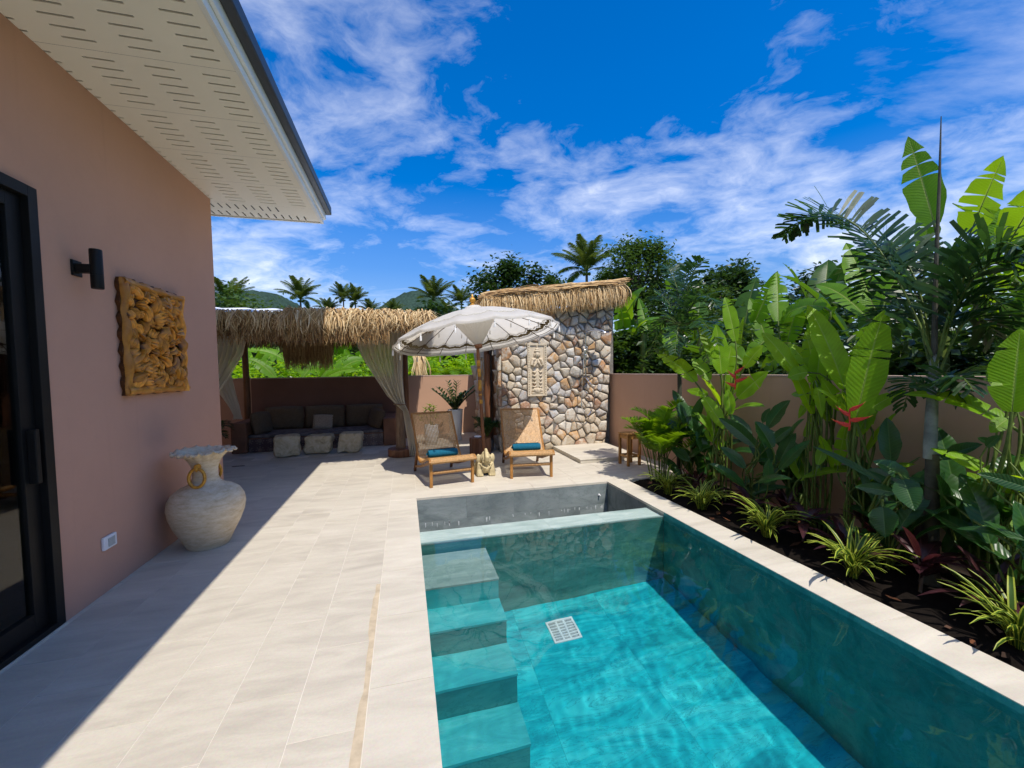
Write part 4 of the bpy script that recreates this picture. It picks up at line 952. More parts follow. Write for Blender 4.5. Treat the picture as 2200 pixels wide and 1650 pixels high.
def build_shower():
    t = thing('shower_wall', 'rubble stone shower enclosure with a grass thatch roof', 'stone wall', (3.1, 8.4, 0)); o = V(t.location); R = random.Random(31)
    x0, x1, H = 1.88, 4.16, 2.76; lean = .22
    # mortar core
    b = MB(); y0, y1 = 8.075, 8.55
    b.add([(x0+.02, y0, -.02), (x1-.01, y0, -.02), (x1-.01, y1, -.02), (x0+.02, y1, -.02), (x0+.02, y0, H), (x1+lean-.01, y0, H+.34), (x1+lean-.01, y1, H+.34), (x0+.02, y1, H)], [(0, 3, 2, 1), (4, 5, 6, 7), (0, 1, 5, 4), (1, 2, 6, 5), (2, 3, 7, 6), (3, 0, 4, 7)])
    b.box((1.87, 9.40, -.02), (2.2, 10.99, 2.5)); b.box((x1+.0, 8.24, -.02), (4.46, 10.99, 2.9))
    b.v = [tuple(V(p)-o) for p in b.v]; b.obj('mortar_core', MT['mortar'], t, smooth=False)
    stone_face(t, V((x0, 8.07, 0)), V((1, 0, 0)), x1-x0, H, 235, 3, R, lambda x: .34*x/(x1-x0), lean, o)
    stone_face(t, V((1.885, 8.56, 0)), V((0, -1, 0)), .48, 2.6, 26, 5, R, None, 0, o)
    stone_face(t, V((1.865, 10.98, 0)), V((0, -1, 0)), 1.55, 2.5, 60, 6, R, None, 0, o)
    # plank door between the two masonry piers, log jamb beside it
    for i in range(4):
        b = MB().box((-.02, -.098, 0), (.02, .098, 2.35)); b.obj('door_plank', MT['dteak'], t, V((1.98, 8.67+.2*i, .03))-o, smooth=False, bevel=.004)
    b = MB().tube([(0, 0, 0), (.01, .01, 1.2), (-.01, 0, 2.5)], [.075, .066, .062], 12); b.obj('jamb_log', MT['stump'], t, V((1.83, 9.28, 0))-o)
    # thatch: sloping ridge of bundles over a clipped fringe
    def ez(x): return 3.04 + .36*(x-1.55)/2.95
    A = V((1, 0, .122)).normalized(); O = V((0, -1, 0)); X0, X1 = 1.48, 4.50
    b = MB(); strands(b, 2600, lambda r: (lambda x: (x, 7.86+r.uniform(-.07, .05), ez(x)+r.uniform(-.05, .05)))(r.uniform(X0, X1)), .40, R, .045, .16, (.005, .010), 3, O, A, (.15, .95))
    strands(b, 260, lambda r: (lambda x: (x, 7.82, ez(x)+.05))(r.uniform(X0, X1)), .40, R, .12, .25, (.005, .010), 4, O, A, (.5, 1))
    strands(b, 420, lambda r: (X0+r.uniform(-.05, .05), r.uniform(7.86, 8.9), ez(X0)+r.uniform(-.05, .04)), .40, R, .06, .16, (.005, .010), 3, V((-1, 0, 0)), V((0, 1, 0)), (.0, .6))
    strands(b, 420, lambda r: (X1+r.uniform(-.05, .05), r.uniform(7.84, 8.9), ez(X1)+r.uniform(-.05, .04)), .40, R, .06, .22, (.005, .010), 3, V((1, 0, 0)), V((0, 1, 0)), (.1, .9))
    b.v = [tuple(V(p)-o) for p in b.v]; stuff(b.obj('thatch_fringe', MT['grass_thatch'], t, smooth=False))
    b = MB()
    for i in range(900):   # ridge bundles lying along the eave
        x = R.uniform(X0-.05, X1-.25); l = R.uniform(.3, .8); yy = 7.86+R.uniform(-.10, .5); h = .05+R.uniform(-.02, .075)-abs(yy-8.0)*.06; P = []; a = R.gauss(0, .10); a2 = R.gauss(0, .12); ra = R.uniform(.0, .85); w = R.uniform(.005, .011)
        for k in range(4):
            s = k/3; xx = min(x+l*s, X1+.06); q = V((xx, yy+a2*l*s, ez(xx)+h+a*l*s*.35+.03*math.sin(s*3))); P.append((q-V((0, w*.7, w*.7)), q+V((0, w*.7, w*.7))))
        b.grid(P, 0, None, ra)
    P = []
    for k in range(13):
        x = X0+(X1-X0)*k/12; P.append([(x, 7.80, ez(x)-.03), (x, 7.83, ez(x)+.05), (x, 8.05, ez(x)+.085), (x, 8.6, ez(x)+.02), (x, 9.0, ez(x)-.1)])
    b.grid(P, 0, None, .25); b.v = [tuple(V(p)-o) for p in b.v]; stuff(b.obj('thatch_ridge', MT['grass_thatch'], t, smooth=False))
    b = MB().box((1.6, 7.9, 2.75), (4.4, 8.9, 2.80)); 
    b = MB(); b.beam((1.55, 8.0, ez(1.55)-.10), (4.45, 8.0, ez(4.45)-.10), .08, .10); b.beam((1.55, 8.75, ez(1.55)-.10), (4.45, 8.75, ez(4.45)-.10), .08, .10); b.v = [tuple(V(p)-o) for p in b.v]; b.obj('roof_beam', MT['dteak'], t, smooth=False)
    # platform
    p = thing('shower_platform', 'low cream stone step at the foot of the shower wall', 'platform', (3.6, 7.3, 0))
    MB().box((-.64, -.66, .002), (.55, .72, .055)).obj('core', MT['coping'], p, smooth=False, bevel=.004)
    MB().box((-.65, -.67, .056), (.555, .725, .075)).obj('top_slab', MT['coping'], p, smooth=False, bevel=.004)
    # relief
    r = thing('stone_relief', 'tall cream carved relief of a praying figure on the stone wall', 'relief', (2.62, 8.005, 1.665)); W, Hh = .205, .54
    MB().box((-W, 0, -Hh), (W, .03, Hh)).obj('slab', MT['sandstone'], r, smooth=False, bevel=.006)
    for a, c in (((-W, -.022, -Hh), (-W+.055, 0, Hh)), ((W-.055, -.022, -Hh), (W, 0, Hh)), ((-W+.055, -.022, Hh-.05), (W-.055, 0, Hh)), ((-W+.055, -.022, -Hh), (W-.055, 0, -Hh+.045))):
        MB().box(a, c).obj('border', MT['sandstone'], r, smooth=False, bevel=.004)
    st = MB().ball((0, 0, 0), (.009, .010, .009), 8).mesh('stud', MT['trim'])
    for s in (-1, 1):
        for k in range(21): put('stud', st, r, (s*(W-.028), -.024, -Hh+.045+k*(2*Hh-.09)/20))
    b = MB()   # crowned head, joined hands, knotted sash, petals of the robe, lotus foot
    b.ball((0, -.012, .30), (.052, .040, .066), 14); b.ball((0, -.012, .375), (.060, .035, .030), 12); b.ball((0, -.012, .41), (.040, .03, .035), 10); b.ball((0, -.01, .455), (.016, .02, .045), 8)
    for s in (-1, 1):
        b.ball((s*.058, -.008, .30), (.014, .015, .045), 8); b.ball((s*.018, -.046, .315), (.010, .006, .005), 6)
        b.tube([(s*.10, -.005, .19), (s*.115, -.02, .10), (s*.07, -.035, .075), (s*.012, -.05, .15)], [.034, .030, .026, .018], 8)
        b.tube([(s*.03, -.015, .215), (s*.10, -.005, .195)], [.03, .034], 8)
        for k in range(5):
            z = -.02-.075*k; b.tube([(s*.015, -.022, z), (s*.055, -.026, z-.035), (s*.105, -.016, z-.015)], [.017, .021, .010], 7)
    b.ball((0, -.010, .13), (.075, .034, .10), 12); b.ball((0, -.05, .175), (.016, .02, .05), 8); b.ball((0, -.055, .296), (.009, .012, .014), 6); b.ball((0, -.05, .272), (.016, .006, .005), 6)
    b.ball((0, -.012, -.2), (.055, .030, .24), 12); b.ball((0, -.015, -.425), (.12, .032, .055), 14)
    for s in (-1, 0, 1): b.ball((s*.06, -.03, -.41), (.034, .022, .04), 8)
    b.box((-.12, -.03, -.485), (.12, .0, -.455)); b.obj('figure', MT['sandstone'], r)
    # shower set
    s = thing('shower', 'chrome rain shower with riser pipe and looping hose on stone wall', 'shower', (3.66, 7.985, 1.5))
    b = MB().tube([(0, -.06, 0), (0, -.06, .86), (.02, -.07, .93), (.08, -.11, .955), (.20, -.22, .955), (.27, -.28, .945), (.29, -.30, .92)], .016, 10); b.obj('riser', MT['chrome'], s)
    MB().lathe([(0, .02), (.02, .018), (.03, .004), (.115, -.002), (.118, -.008), (.112, -.013), (0, -.013)], 28, c=(.29, -.30, .905)).obj('shower_head', MT['chrome'], s)
    b = MB(); b.tube([(-.09, -.055, 0), (.09, -.055, 0)], .022, 12); b.tube([(-.07, .0, 0), (-.07, -.06, 0)], .016, 10); b.tube([(.07, 0, 0), (.07, -.06, 0)], .016, 10); b.box((-.065, -.115, .022), (.10, -.02, .034)); b.obj('mixer', MT['chrome'], s)
    b = MB(); b.tube([(0, .0, .78), (0, -.06, .78)], .012, 8); b.tube([(0, .0, .45), (0, -.06, .45)], .012, 8); b.ball((0, -.06, .45), (.025, .025, .03), 10); b.tube([(-.01, -.06, .45), (-.05, -.10, .47)], .012, 8); b.tube([(0, 0, .20), (0, -.06, .20)], .012, 8); b.ball((0, -.06, .62), (.02, .02, .026), 8); b.obj('bracket', MT['chrome'], s)
    b = MB(); b.tube([(-.05, -.10, .54), (-.055, -.105, .40)], [.018, .012], 10); b.lathe([(0, .012), (.03, .01), (.036, 0), (0, -.004)], 16, c=(-.05, -.12, .56)); b.obj('hand_shower', MT['chrome'], s)
    H = [(.0, -.06, -.02), (.16, -.09, -.25), (.17, -.09, -.55), (.04, -.08, -.80), (-.10, -.08, -.62), (-.10, -.085, -.3), (-.075, -.10, .1), (-.055, -.105, .40)]; pts = []
    for i in range(len(H)-1):
        a = V(H[max(0, i-1)]); p = V(H[i]); q = V(H[i+1]); e = V(H[min(len(H)-1, i+2)])
        for k in range(6):
            u = k/6; pts.append(.5*((2*p) + (q-a)*u + (2*a-5*p+4*q-e)*u*u + (3*p-a-3*q+e)*u**3))
    MB().tube(pts+[V(H[-1])], .010, 7).obj('hose', MT['chrome'], s)
build_shower()
# ------------------------------------------------------------------ umbrella
def build_umbrella():
    base = V((1.245, 6.60, 0)); top = V((1.135, 6.62, 2.64)); C = V((1.155, 6.615, 2.20))
    t = thing('umbrella', 'white fringed canvas garden umbrella with painted border over the loungers', 'umbrella', base)
    ax = (top-base).normalized()
    up = V((-.115, .128, 1)).normalized(); ex = V((1, 0, 0)); ex = (ex-up*ex.dot(up)).normalized(); ey = up.cross(ex)
    Rm, Hd, N = 1.335, .44, 16
    def P(r, a, dz=0.0, sag=True):
        s = (abs(math.sin(a*N/2)))                         # scallop between ribs
        h = Hd*(1-(r/Rm)**1.75) - (.018*s*(r/Rm)**2 if sag else 0)
        rr = r*(1-.022*s*(r/Rm)**3) if sag else r
        return C + ex*(rr*math.cos(a)) + ey*(rr*math.sin(a)) + up*(h+dz) - base
    nA = N*8; rs = [.10, .3, .55, .8, 1.0, 1.15, 1.25, Rm]
    b = MB(); b.grid([[P(r, 2*math.pi*j/nA) for j in range(nA)] for r in rs], wrap=True); b.obj('canopy', MT['canvas'], t, angle=80)
    b = MB(); b.grid([[P(r, 2*math.pi*j/nA, dz) for j in range(nA)] for r, dz in ((Rm, .0), (Rm+.004, -.018), (Rm-.002, -.038))], wrap=True); b.obj('valance', MT['canvas'], t, angle=80)
    b = MB(); b.grid([[P(r, 2*math.pi*j/32, dz, False) for j in range(32)] for r, dz in ((.03, .085), (.12, .065), (.155, .03), (.16, -.005))], wrap=True); b.obj('top_cap', MT['canvas'], t)
    # printed border: lobed motif on both faces of the cloth, hem line, rickrack on the outside
    b = MB(); b2 = MB()
    for face in (-.006, .005):
        for k in range(N):
            a0 = 2*math.pi*k/N; m = 28
            rows = [[], [], []]
            for j in range(m+1):
                u = j/m; a = a0+2*math.pi/N*u; lob = .44+.40*abs(math.cos(u*math.pi))**4+.22*abs(math.sin(u*math.pi))**6 + .07*abs(math.sin(u*math.pi*7))
                ri = Rm - .05-.21*lob if face < 0 else Rm-.08-.22*lob
                if face < 0:
                    rows[0].append(P(Rm-.075, a, face)); rows[1].append(P((Rm-.075+ri)/2, a, face)); rows[2].append(P(ri, a, face))
                else:
                    rows[0].append(P(ri+.022, a, face)); rows[1].append(P(ri+.011, a, face)); rows[2].append(P(ri, a, face))
            if face < 0:
                # broken up like a stencil print: two bands with gaps
                for i0, i1, f0, f1 in ((0, 2, .50, 1.0), (0, 2, .12, .22), (0, 2, .30, .38)):
                    b.grid([[rows[0][j].lerp(rows[2][j], f0) for j in range(m+1)], [rows[0][j].lerp(rows[2][j], f1) for j in range(m+1)]])
            else: b2.grid(rows)
        if face < 0:
            b.grid([[P(Rm-.03, 2*math.pi*j/nA, face) for j in range(nA)], [P(Rm-.018, 2*math.pi*j/nA, face) for j in range(nA)]], wrap=True)
    b.obj('printed_border', MT['trim'], t); b2.obj('printed_line', MT['faint'], t)
    for k in range(N):
        a = 2*math.pi*k/N; q = MB(); q.tube([P(r, a, -.016, False) for r in (.12, .4, .7, 1.0, 1.2, Rm-.01)], .0065, 6); q.obj('rib', MT['rib'], t)
        ta = MB(); p = P(Rm-.005, a, -.034, False); ta.tube([p, p+V((0, 0, -.03))], .0025, 5); ta.ball(p+V((0, 0, -.036)), .010, 8); ta.lathe([(.004, 0), (.012, -.012), (.015, -.075), (.0, -.075)], 8, c=tuple(p+V((0, 0, -.042)))); ta.obj('tassel', MT['tassel'], t)
    for k in range(0, N, 2):   # inner tassels hanging from the struts
        a = 2*math.pi*(k+.5)/N; p = P(.66, a, -.02, False); ta = MB(); ta.tube([p, p+V((0, 0, -.09))], .002, 4); ta.lathe([(.003, 0), (.010, -.01), (.012, -.07), (0, -.07)], 8, c=tuple(p+V((0, 0, -.09)))); ta.obj('tassel', MT['tassel'], t)
    # pleated inner cone round the hub
    b = MB(); hub = C + up*(-.13) - base
    rows = []
    for s in range(6):
        f = s/5; row = []
        for j in range(120):
            a = 2*math.pi*j/120; r = lerp(.055, .31, f**.9)*(1+.035*math.sin(a*40)*f); q = hub + ex*(r*math.cos(a)) + ey*(r*math.sin(a)) + up*(.005+.40*f*(1-.08*f)); row.append(q)
        rows.append(row)
    b.grid(rows, wrap=True); b.obj('inner_cone', MT['canvas'], t, angle=80)
    for k in range(N):
        a = 2*math.pi*k/N; q = MB(); q.tube([hub+ex*(.05*math.cos(a))+ey*(.05*math.sin(a)), P(.29, a, -.03, False)], .005, 5); q.obj('strut', MT['rib'], t)
    hb = C+up*-.16; 
    b = MB(); b.tube([hub-up*.06, hub-up*.05, hub-up*.01, hub+up*.03], [.036, .058, .066, .05], 16); b.obj('hub', MT['pole'], t)
    pp = [base + (top-base)*f + V((0, 0, 0)) for f in (0, .25, .5, .75, 1.0)]; b = MB(); b.tube([p-base for p in pp], [.027, .027, .026, .025, .022], 14); b.obj('pole', MT['pole'], t)
    for f0, f1 in ((.505, .57), (.59, .64), (.655, .69), (.475, .485), (.425, .45)):
        q = MB(); d = top-base; q.tube([d*f0, d*(f0+.004), d*((f0+f1)/2), d*(f1-.004), d*f1], [.026, .031, .030, .031, .026], 14); q.obj('gilt_band', MT['gold'], t)
    f = MB(); p0 = top-base; q0 = C+up*(Hd+.07)-base
    f.lathe([(0, 0), (.045, 0), (.05, .02), (.03, .035), (.022, .05), (.045, .075), (.052, .10), (.040, .13), (.018, .145), (.022, .155), (.012, .18), (0, .20)], 16); f.obj('finial', MT['gold'], t, q0)
    q = MB(); q.lathe([(.0, .004), (.17, .002), (.175, .02), (.06, .035), (.05, .12), (.034, .125)], 28); q.obj('foot', MT['charcoal'], t)
build_umbrella()
# ------------------------------------------------------------------ loungers and towels
def make_lounger(label, loc, rz):
    t = thing('lounger', label, 'lounger', loc, rz, 'cane loungers at the end of the pool'); W = .335
    prof = [V((0, y, z)) for y, z in ((-.045, .385), (-.03, .415), (.02, .425), (.10, .412), (.22, .375), (.36, .325), (.50, .285), (.60, .277), (.68, .300), (.76, .385), (.86, .53), (.98, .70), (1.08, .845), (1.15, .945), (1.17, .968))]
    for s in (-1, 1):
        x = s*.31
        q = MB(); q.beam((x, .035, 0), (x, .02, .40), .042, .044, up=V((0, 1, 0))); q.obj('leg', MT['teakleg'], t, smooth=False, bevel=.006)
        q = MB(); q.beam((x, 1.15, 0), (x, .86, .50), .04, .046, up=V((0, 1, 0))); q.obj('leg', MT['dteak'], t, smooth=False, bevel=.006)
        q = MB(); q.tube([p+V((s*W, 0, -.012)) for p in prof], .019, 8); q.obj('side_rail', MT['teakleg'], t)
        q = MB(); q.beam((x, .03, .36), (x, .70, .17), .032, .04); q.beam((x, .70, .17), (x, 1.10, .09), .03, .036); q.obj('side_brace', MT['teakleg'], t, smooth=False, bevel=.005)
    for y, z in ((.03, .205),):
        q = MB(); q.tube([(-.31, y, z), (.31, y, z)], .019, 8); a = MB(); b = q.obj('stretcher', MT['teakleg'], t)
        w = MB()
        for k in range(26): x = -.27+.54*k/25; w.tube([(x-.006, y, z), (x+.006, y, z)], .026, 8)
        w.obj('cord_wrap', MT['rattan'], b)
    for p in (prof[0], prof[-1]):
        q = MB(); q.tube([p+V((-W-.015, 0, -.012)), p+V((W+.015, 0, -.012))], .020, 10); q.obj('end_rail', MT['teakleg'], t)
    q = MB(); q.tube([(-.31, 1.02, .22), (.31, 1.02, .22)], .015, 8); q.obj('stretcher', MT['dteak'], t)
    q = MB(); q.tube([(-W, .745, .335), (W, .745, .335)], .014, 8); q.obj('stretcher', MT['dteak'], t)
    # open cane weave: warp ribbons along the seat, weft across
    fine = []
    for i in range(len(prof)-1):
        for k in range(4): fine.append(prof[i].lerp(prof[i+1], k/4))
    fine.append(prof[-1])
    acc = [0]
    for i in range(1, len(fine)): acc.append(acc[-1]+(fine[i]-fine[i-1]).length)
    def pt(s):
        for i in range(1, len(acc)):
            if acc[i] >= s: f = (s-acc[i-1])/(acc[i]-acc[i-1]); return fine[i-1].lerp(fine[i], f), (fine[i]-fine[i-1]).normalized()
        return fine[-1], (fine[-1]-fine[-2]).normalized()
    b = MB(); T = acc[-1]; nw = 28
    for k in range(nw):
        x = -W+.012+(2*W-.024)*k/(nw-1); hw = .0066; P = []
        for p in fine[::2]+[fine[-1]]: P.append((p+V((x-hw, 0, .002)), p+V((x+hw, 0, .002))))
        b.grid(P)
    s = .02
    while s < T-.02:
        p, d = pt(s); hw = .0100 if s < .20 else .0068; st = .024 if s < .20 else .0225
        n = V((0, -d.z, d.y)); P = []
        for k in range(15):
            x = -W+2*W*k/14; sg = -.012*(1-(x/W)**2)*min(1, s/.2); c = p+n*(.0035 if k % 2 else -.001)+V((x, 0, sg)); P.append((c-d*hw, c+d*hw))
        b.grid(P); s += st
    b.obj('cane_weave', MT['rattan'], t, smooth=False)
    q = MB()   # wrapped front roll
    for k in range(60):
        x = -W+.01+(2*W-.02)*k/59; q.tube([(x-.0045, prof[0].y, prof[0].z-.012), (x+.0045, prof[0].y, prof[0].z-.012)], .026, 8)
    q.obj('cord_wrap', MT['rattan'], t)
    return t
make_lounger('low cane lounger nearer the pavilion, left of the elephant statue', (.640, 5.92, 0), .18)
make_lounger('low cane lounger in front of the stone shower wall', (1.850, 5.96, 0), -.12)
def towel(label, loc, rz):
    t = thing('towel', label, 'towel', loc, rz, 'teal towels on the loungers'); b = MB(); P = []; n = 26
    for i in range(13):
        x = -.225+.45*i/12; row = []
        for j in range(n):
            a = 2*math.pi*j/n; r = .060*(1+.05*math.sin(2*a+1)+.03*noise.noise(V((x*9, a, 1))))*(1-.10*(abs(x)/.225)**6); row.append((x, r*1.1*math.cos(a), r*math.sin(a)))
        P.append(row)
    b.grid(P, wrap=True); b.obj('roll', MT['teal'], t)
    b = MB(); P = []   # visible spiral edge and loose flap
    for i in range(13):
        x = -.226+.452*i/12; P.append([(x+.02*math.sin(k*.4+x*8), .069*math.cos(a), .066*math.sin(a)) for k, a in enumerate([-.5+.16*q for q in range(14)])])
    b.grid(P); b.obj('flap', MT['teal'], t)
    for s in (-1, 1):
        b = MB(); b.tube([(s*.224, (.052-.006*k/3)*math.cos(k*.55), (.052-.006*k/3)*math.sin(k*.55)) for k in range(24)], .007, 5); b.obj('coil', MT['teal'], t)
towel('rolled dark teal towel on the lounger beside the pavilion', (.545, 6.40, .395), .18)
towel('rolled teal towel on the lounger before the shower wall', (1.905, 6.42, .40), -.12)
# ------------------------------------------------------------------ elephant, stump, pots, stool
def build_elephant():
    t = thing('elephant_statue', 'small cream stone elephant statue with raised trunk between the loungers', 'statue', (1.205, 6.37, 0)); b = MB()
    b.ball((0, .10, .185), (.135, .17, .135), 20); b.ball((0, -.0, .15), (.115, .10, .12), 16)
    for s in (-1, 1):
        b.tube([(s*.095, -.045, .004), (s*.097, -.045, .04), (s*.092, -.035, .11), (s*.08, -.01, .19)], [.060, .058, .052, .055], 14); b.tube([(s*.095, .20, .004), (s*.095, .20, .05), (s*.09, .18, .16)], [.062, .060, .062], 14)
        for k in range(3): b.ball((s*(.06+.035*k), -.098+.008*abs(k-1), .018), (.017, .013, .018), 8)
        b.ball((s*.112, -.02, .275), (.040, .030, .075), 12)
        b.tube([(s*.045, -.085, .235), (s*.060, -.125, .225), (s*.055, -.150, .255)], [.017, .013, .006], 8)
    b.ball((0, -.045, .275), (.090, .085, .095), 18); b.ball((0, -.03, .345), (.062, .06, .045), 14); b.ball((0, -.085, .215), (.055, .035, .03), 10)
    b.tube([(0, -.105, .26), (0, -.145, .27), (0, -.160, .315), (0, -.130, .365), (0, -.085, .405), (0, -.06, .43)], [.042, .036, .033, .031, .028, .022], 12)
    b.tube([(-.095, -.06, .20), (-.05, -.125, .155), (0, -.145, .135), (.05, -.125, .155), (.095, -.06, .20)], .014, 8)
    o = b.obj('body', MT['statue'], t); m = o.modifiers.new('remesh', 'REMESH'); m.mode = 'VOXEL'; m.voxel_size = .0075; m.use_smooth_shade = True; sm = o.modifiers.new('smooth', 'SMOOTH'); sm.iterations = 2; sm.factor = .5
    for s in (-1, 1): MB().ball((s*.058, -.112, .305), (.009, .006, .006), 8).obj('eye', MT['trim'], t)
    q = MB()
    for k in range(-3, 4): q.ball((k*.026, -.145+.004*k*k, .150+.003*k*k), (.010, .007, .013), 6)
    q.obj('bell_collar', MT['statue'], t)
build_elephant()
def build_small():
    R = random.Random(12)
    t = thing('log_stump', 'red brown tree stump table behind the umbrella pole', 'stump', (1.42, 7.98, 0)); b = MB(); P = []; n = 48
    for i in range(7):
        z = .34*i/6; P.append([((.205+.018*noise.noise(V((math.cos(a)*3, math.sin(a)*3, z*.5)))+.01*math.sin(a*9))*math.cos(a), (.205+.018*noise.noise(V((math.cos(a)*3, math.sin(a)*3, z*.5)))+.01*math.sin(a*9))*math.sin(a), z) for a in [2*math.pi*j/n for j in range(n)]])
    b.grid(P, wrap=True); b.obj('trunk_round', MT['stump'], t)
    k = len(P)-1; b = MB(); b.add([(p[0]*.97, p[1]*.97, .345) for p in P[k]] + [(p[0], p[1], .338) for p in P[k]], [tuple(range(n))] + [(n+i, n+(i+1) % n, (i+1) % n, i) for i in range(n)]); b.obj('cut_face', MT['dteak'], t, smooth=False)
    q = MB(); q.ball((0, 0, .022), (.075, .06, .024), 16); tag(q.obj('pebble', MT['ceramic'], None, (1.36, 7.94, .345)), 'smooth white pebble lying on the tree stump', 'pebble')
    t = thing('log_stump', 'tall dark driftwood log leaning at the shower wall corner', 'log', (1.70, 8.55, 0)); b = MB()
    b.tube([(0, 0, 0), (.01, .0, .6), (-.01, .02, 1.2), (.0, 0, 2.0)], [.085, .075, .068, .06], 14); b.obj('trunk_round', MT['stump'], t)
    # planters
    t = thing('planter', 'tall white ceramic planter by the pink back wall', 'planter', (1.17, 9.95, 0)); MB().lathe([(0, .0), (.125, .0), (.135, .01), (.178, .70), (.182, .73), (.176, .74), (.165, .735), (.15, .62), (0, .62)], 36).obj('vessel', MT['ceramic'], t)
    MB().lathe([(.0, .003), (.142, .0), (.146, .05), (.138, .055)], 36).obj('foot_ring', MT['ceramic'], t); MB().lathe([(0, .67), (.16, .665)], 24).obj('potting_soil', MT['soil'], t)
    t = thing('planter', 'small white round pot half hidden behind the cane lounger', 'planter', (.56, 9.45, 0)); MB().lathe([(0, 0), (.10, 0), (.125, .02), (.165, .22), (.158, .44), (.15, .46), (.142, .45), (.13, .35), (0, .35)], 32).obj('vessel', MT['ceramic'], t); MB().lathe([(0, .40), (.14, .395)], 24).obj('potting_soil', MT['soil'], t)
    # wooden stool by the palm
    t = thing('bar_stool', 'square wooden stool beside the feathery palm', 'stool', (3.74, 6.33, 0), .12); s = .135
    for x, y in ((-1, -1), (1, -1), (1, 1), (-1, 1)):
        q = MB().box((-.02, -.02, 0), (.02, .02, .53)); q.obj('leg', MT['teakleg'], t, (x*(s-.02), y*(s-.02), 0), smooth=False, bevel=.003)
    for k, (a, c) in enumerate((((-s+.04, -s+.02), (s-.04, -s+.02)), ((-s+.04, s-.02), (s-.04, s-.02)), ((-s+.02, -s+.04), (-s+.02, s-.04)), ((s-.02, -s+.04), (s-.02, s-.04)))):
        q = MB(); q.beam((*a, .16), (*c, .16), .02, .035); q.obj('stretcher', MT['teak'], t, smooth=False); q = MB(); q.beam((*a, .49), (*c, .49), .022, .06); q.obj('apron', MT['teak'], t, smooth=False)
    for k in range(4):
        y = -s+.034+k*(2*s-.068)/3; q = MB().box((-s-.01, -.031, 0), (s+.01, .031, .025)); q.obj('seat_slat', MT['teak'], t, (0, y, .531), smooth=False, bevel=.003)
build_small()
# ------------------------------------------------------------------ plants
PR = random.Random(99)
def blade(b, p0, c, p1, W, nh, R, fold=.25, tears=0, mi=0, n=15, tipw=.8, ra=None, m=3, droop=0.0):
    """paddle leaf on a bent midrib p0-c-p1; halves fold up along it, torn between the veins"""
    mid = bez(p0, c, p1, n); ra = R.random() if ra is None else ra; L = sum((mid[i+1]-mid[i]).length for i in range(n-1))
    cuts = set(R.sample(range(3, n-2), min(tears, n-6))) if tears else set()
    fr = []
    for i in range(n):
        t = (mid[min(i+1, n-1)]-mid[max(i-1, 0)]).normalized(); sd = t.cross(nh); sd = sd.normalized() if sd.length > 1e-3 else V((1, 0, 0)); fr.append((t, sd, sd.cross(t)))
    for s in (-1, 1):
        ph = R.random()*6; rows = []; uvs = []
        def flush():
            if len(rows) > 1: b.grid([r for r in rows], mi, [q for u in uvs for q in u], ra)
        shift = 0.0
        for i in range(n):
            v = i/(n-1); w = W*(math.sin(math.pi*min(1, (v*.95+.04))**.78)**tipw); w *= 1+.05*math.sin(v*23+ph)
            if v > .985: w *= .15
            t, sd, up = fr[i]
            def row(off):
                out = []
                for k in range(m+1):
                    u = k/m; wob = .035*W*math.sin(v*15+ph+u*2)*u
                    out.append(mid[i] + sd*(s*u*w) + up*(fold*u*w*(1-.35*u) + wob) - V((0, 0, 1))*(droop*u*u*w) + t*(off*u*L*.05 + .06*w*u))
                return out
            if i in cuts:
                a = R.uniform(.25, .8); rows.append(row(-a)); uvs.append([(s*k/m, v) for k in range(m+1)]); flush(); rows = []; uvs = []; rows.append(row(a*.5)); uvs.append([(s*k/m, v) for k in range(m+1)])
            else: rows.append(row(0)); uvs.append([(s*k/m, v) for k in range(m+1)])
        flush()
    b.tube([p - fr[i][2]*.004 for i, p in enumerate(mid[:-1])], [max(.0015, W*.045*(1-i/n)) for i in range(n-1)], 5, 1, False)
def leafpart(t, p0, p1, W, nh, R, m, sag=.12, fold=.25, tears=0, foot=None, sagv=None, tipw=.82, droop=0.0, name='leaf', stem=None):
    o = V(t.location); b = MB(); p0 = V(p0)-o; p1 = V(p1)-o; L = (p1-p0).length
    c = (p0+p1)/2 + (sagv if sagv is not None else V((0, 0, 1)))*(sag*L)
    blade(b, p0, c, p1, W, nh.normalized(), R, fold, tears, 0, 15 if L > .3 else 10, tipw, droop=droop)
    if foot is not None:
        f = V(foot)-o; d = (c-p0).normalized(); b.tube(bez(f, p0-d*(p0-f).length*.45, p0, 7), [W*.075+.004]*4+[W*.06+.003]*3, 6, 1)
    return put(name, b.mesh(name, [m, MT['stem'] if stem is None else stem], angle=70), t)
CAM = V((0, 0, EYE))
def facing(p, k=.9, R=PR):
    d = (CAM-p).normalized(); return (d*k + V((R.gauss(0, .22), R.gauss(0, .22), .55+R.gauss(0, .15)))).normalized()
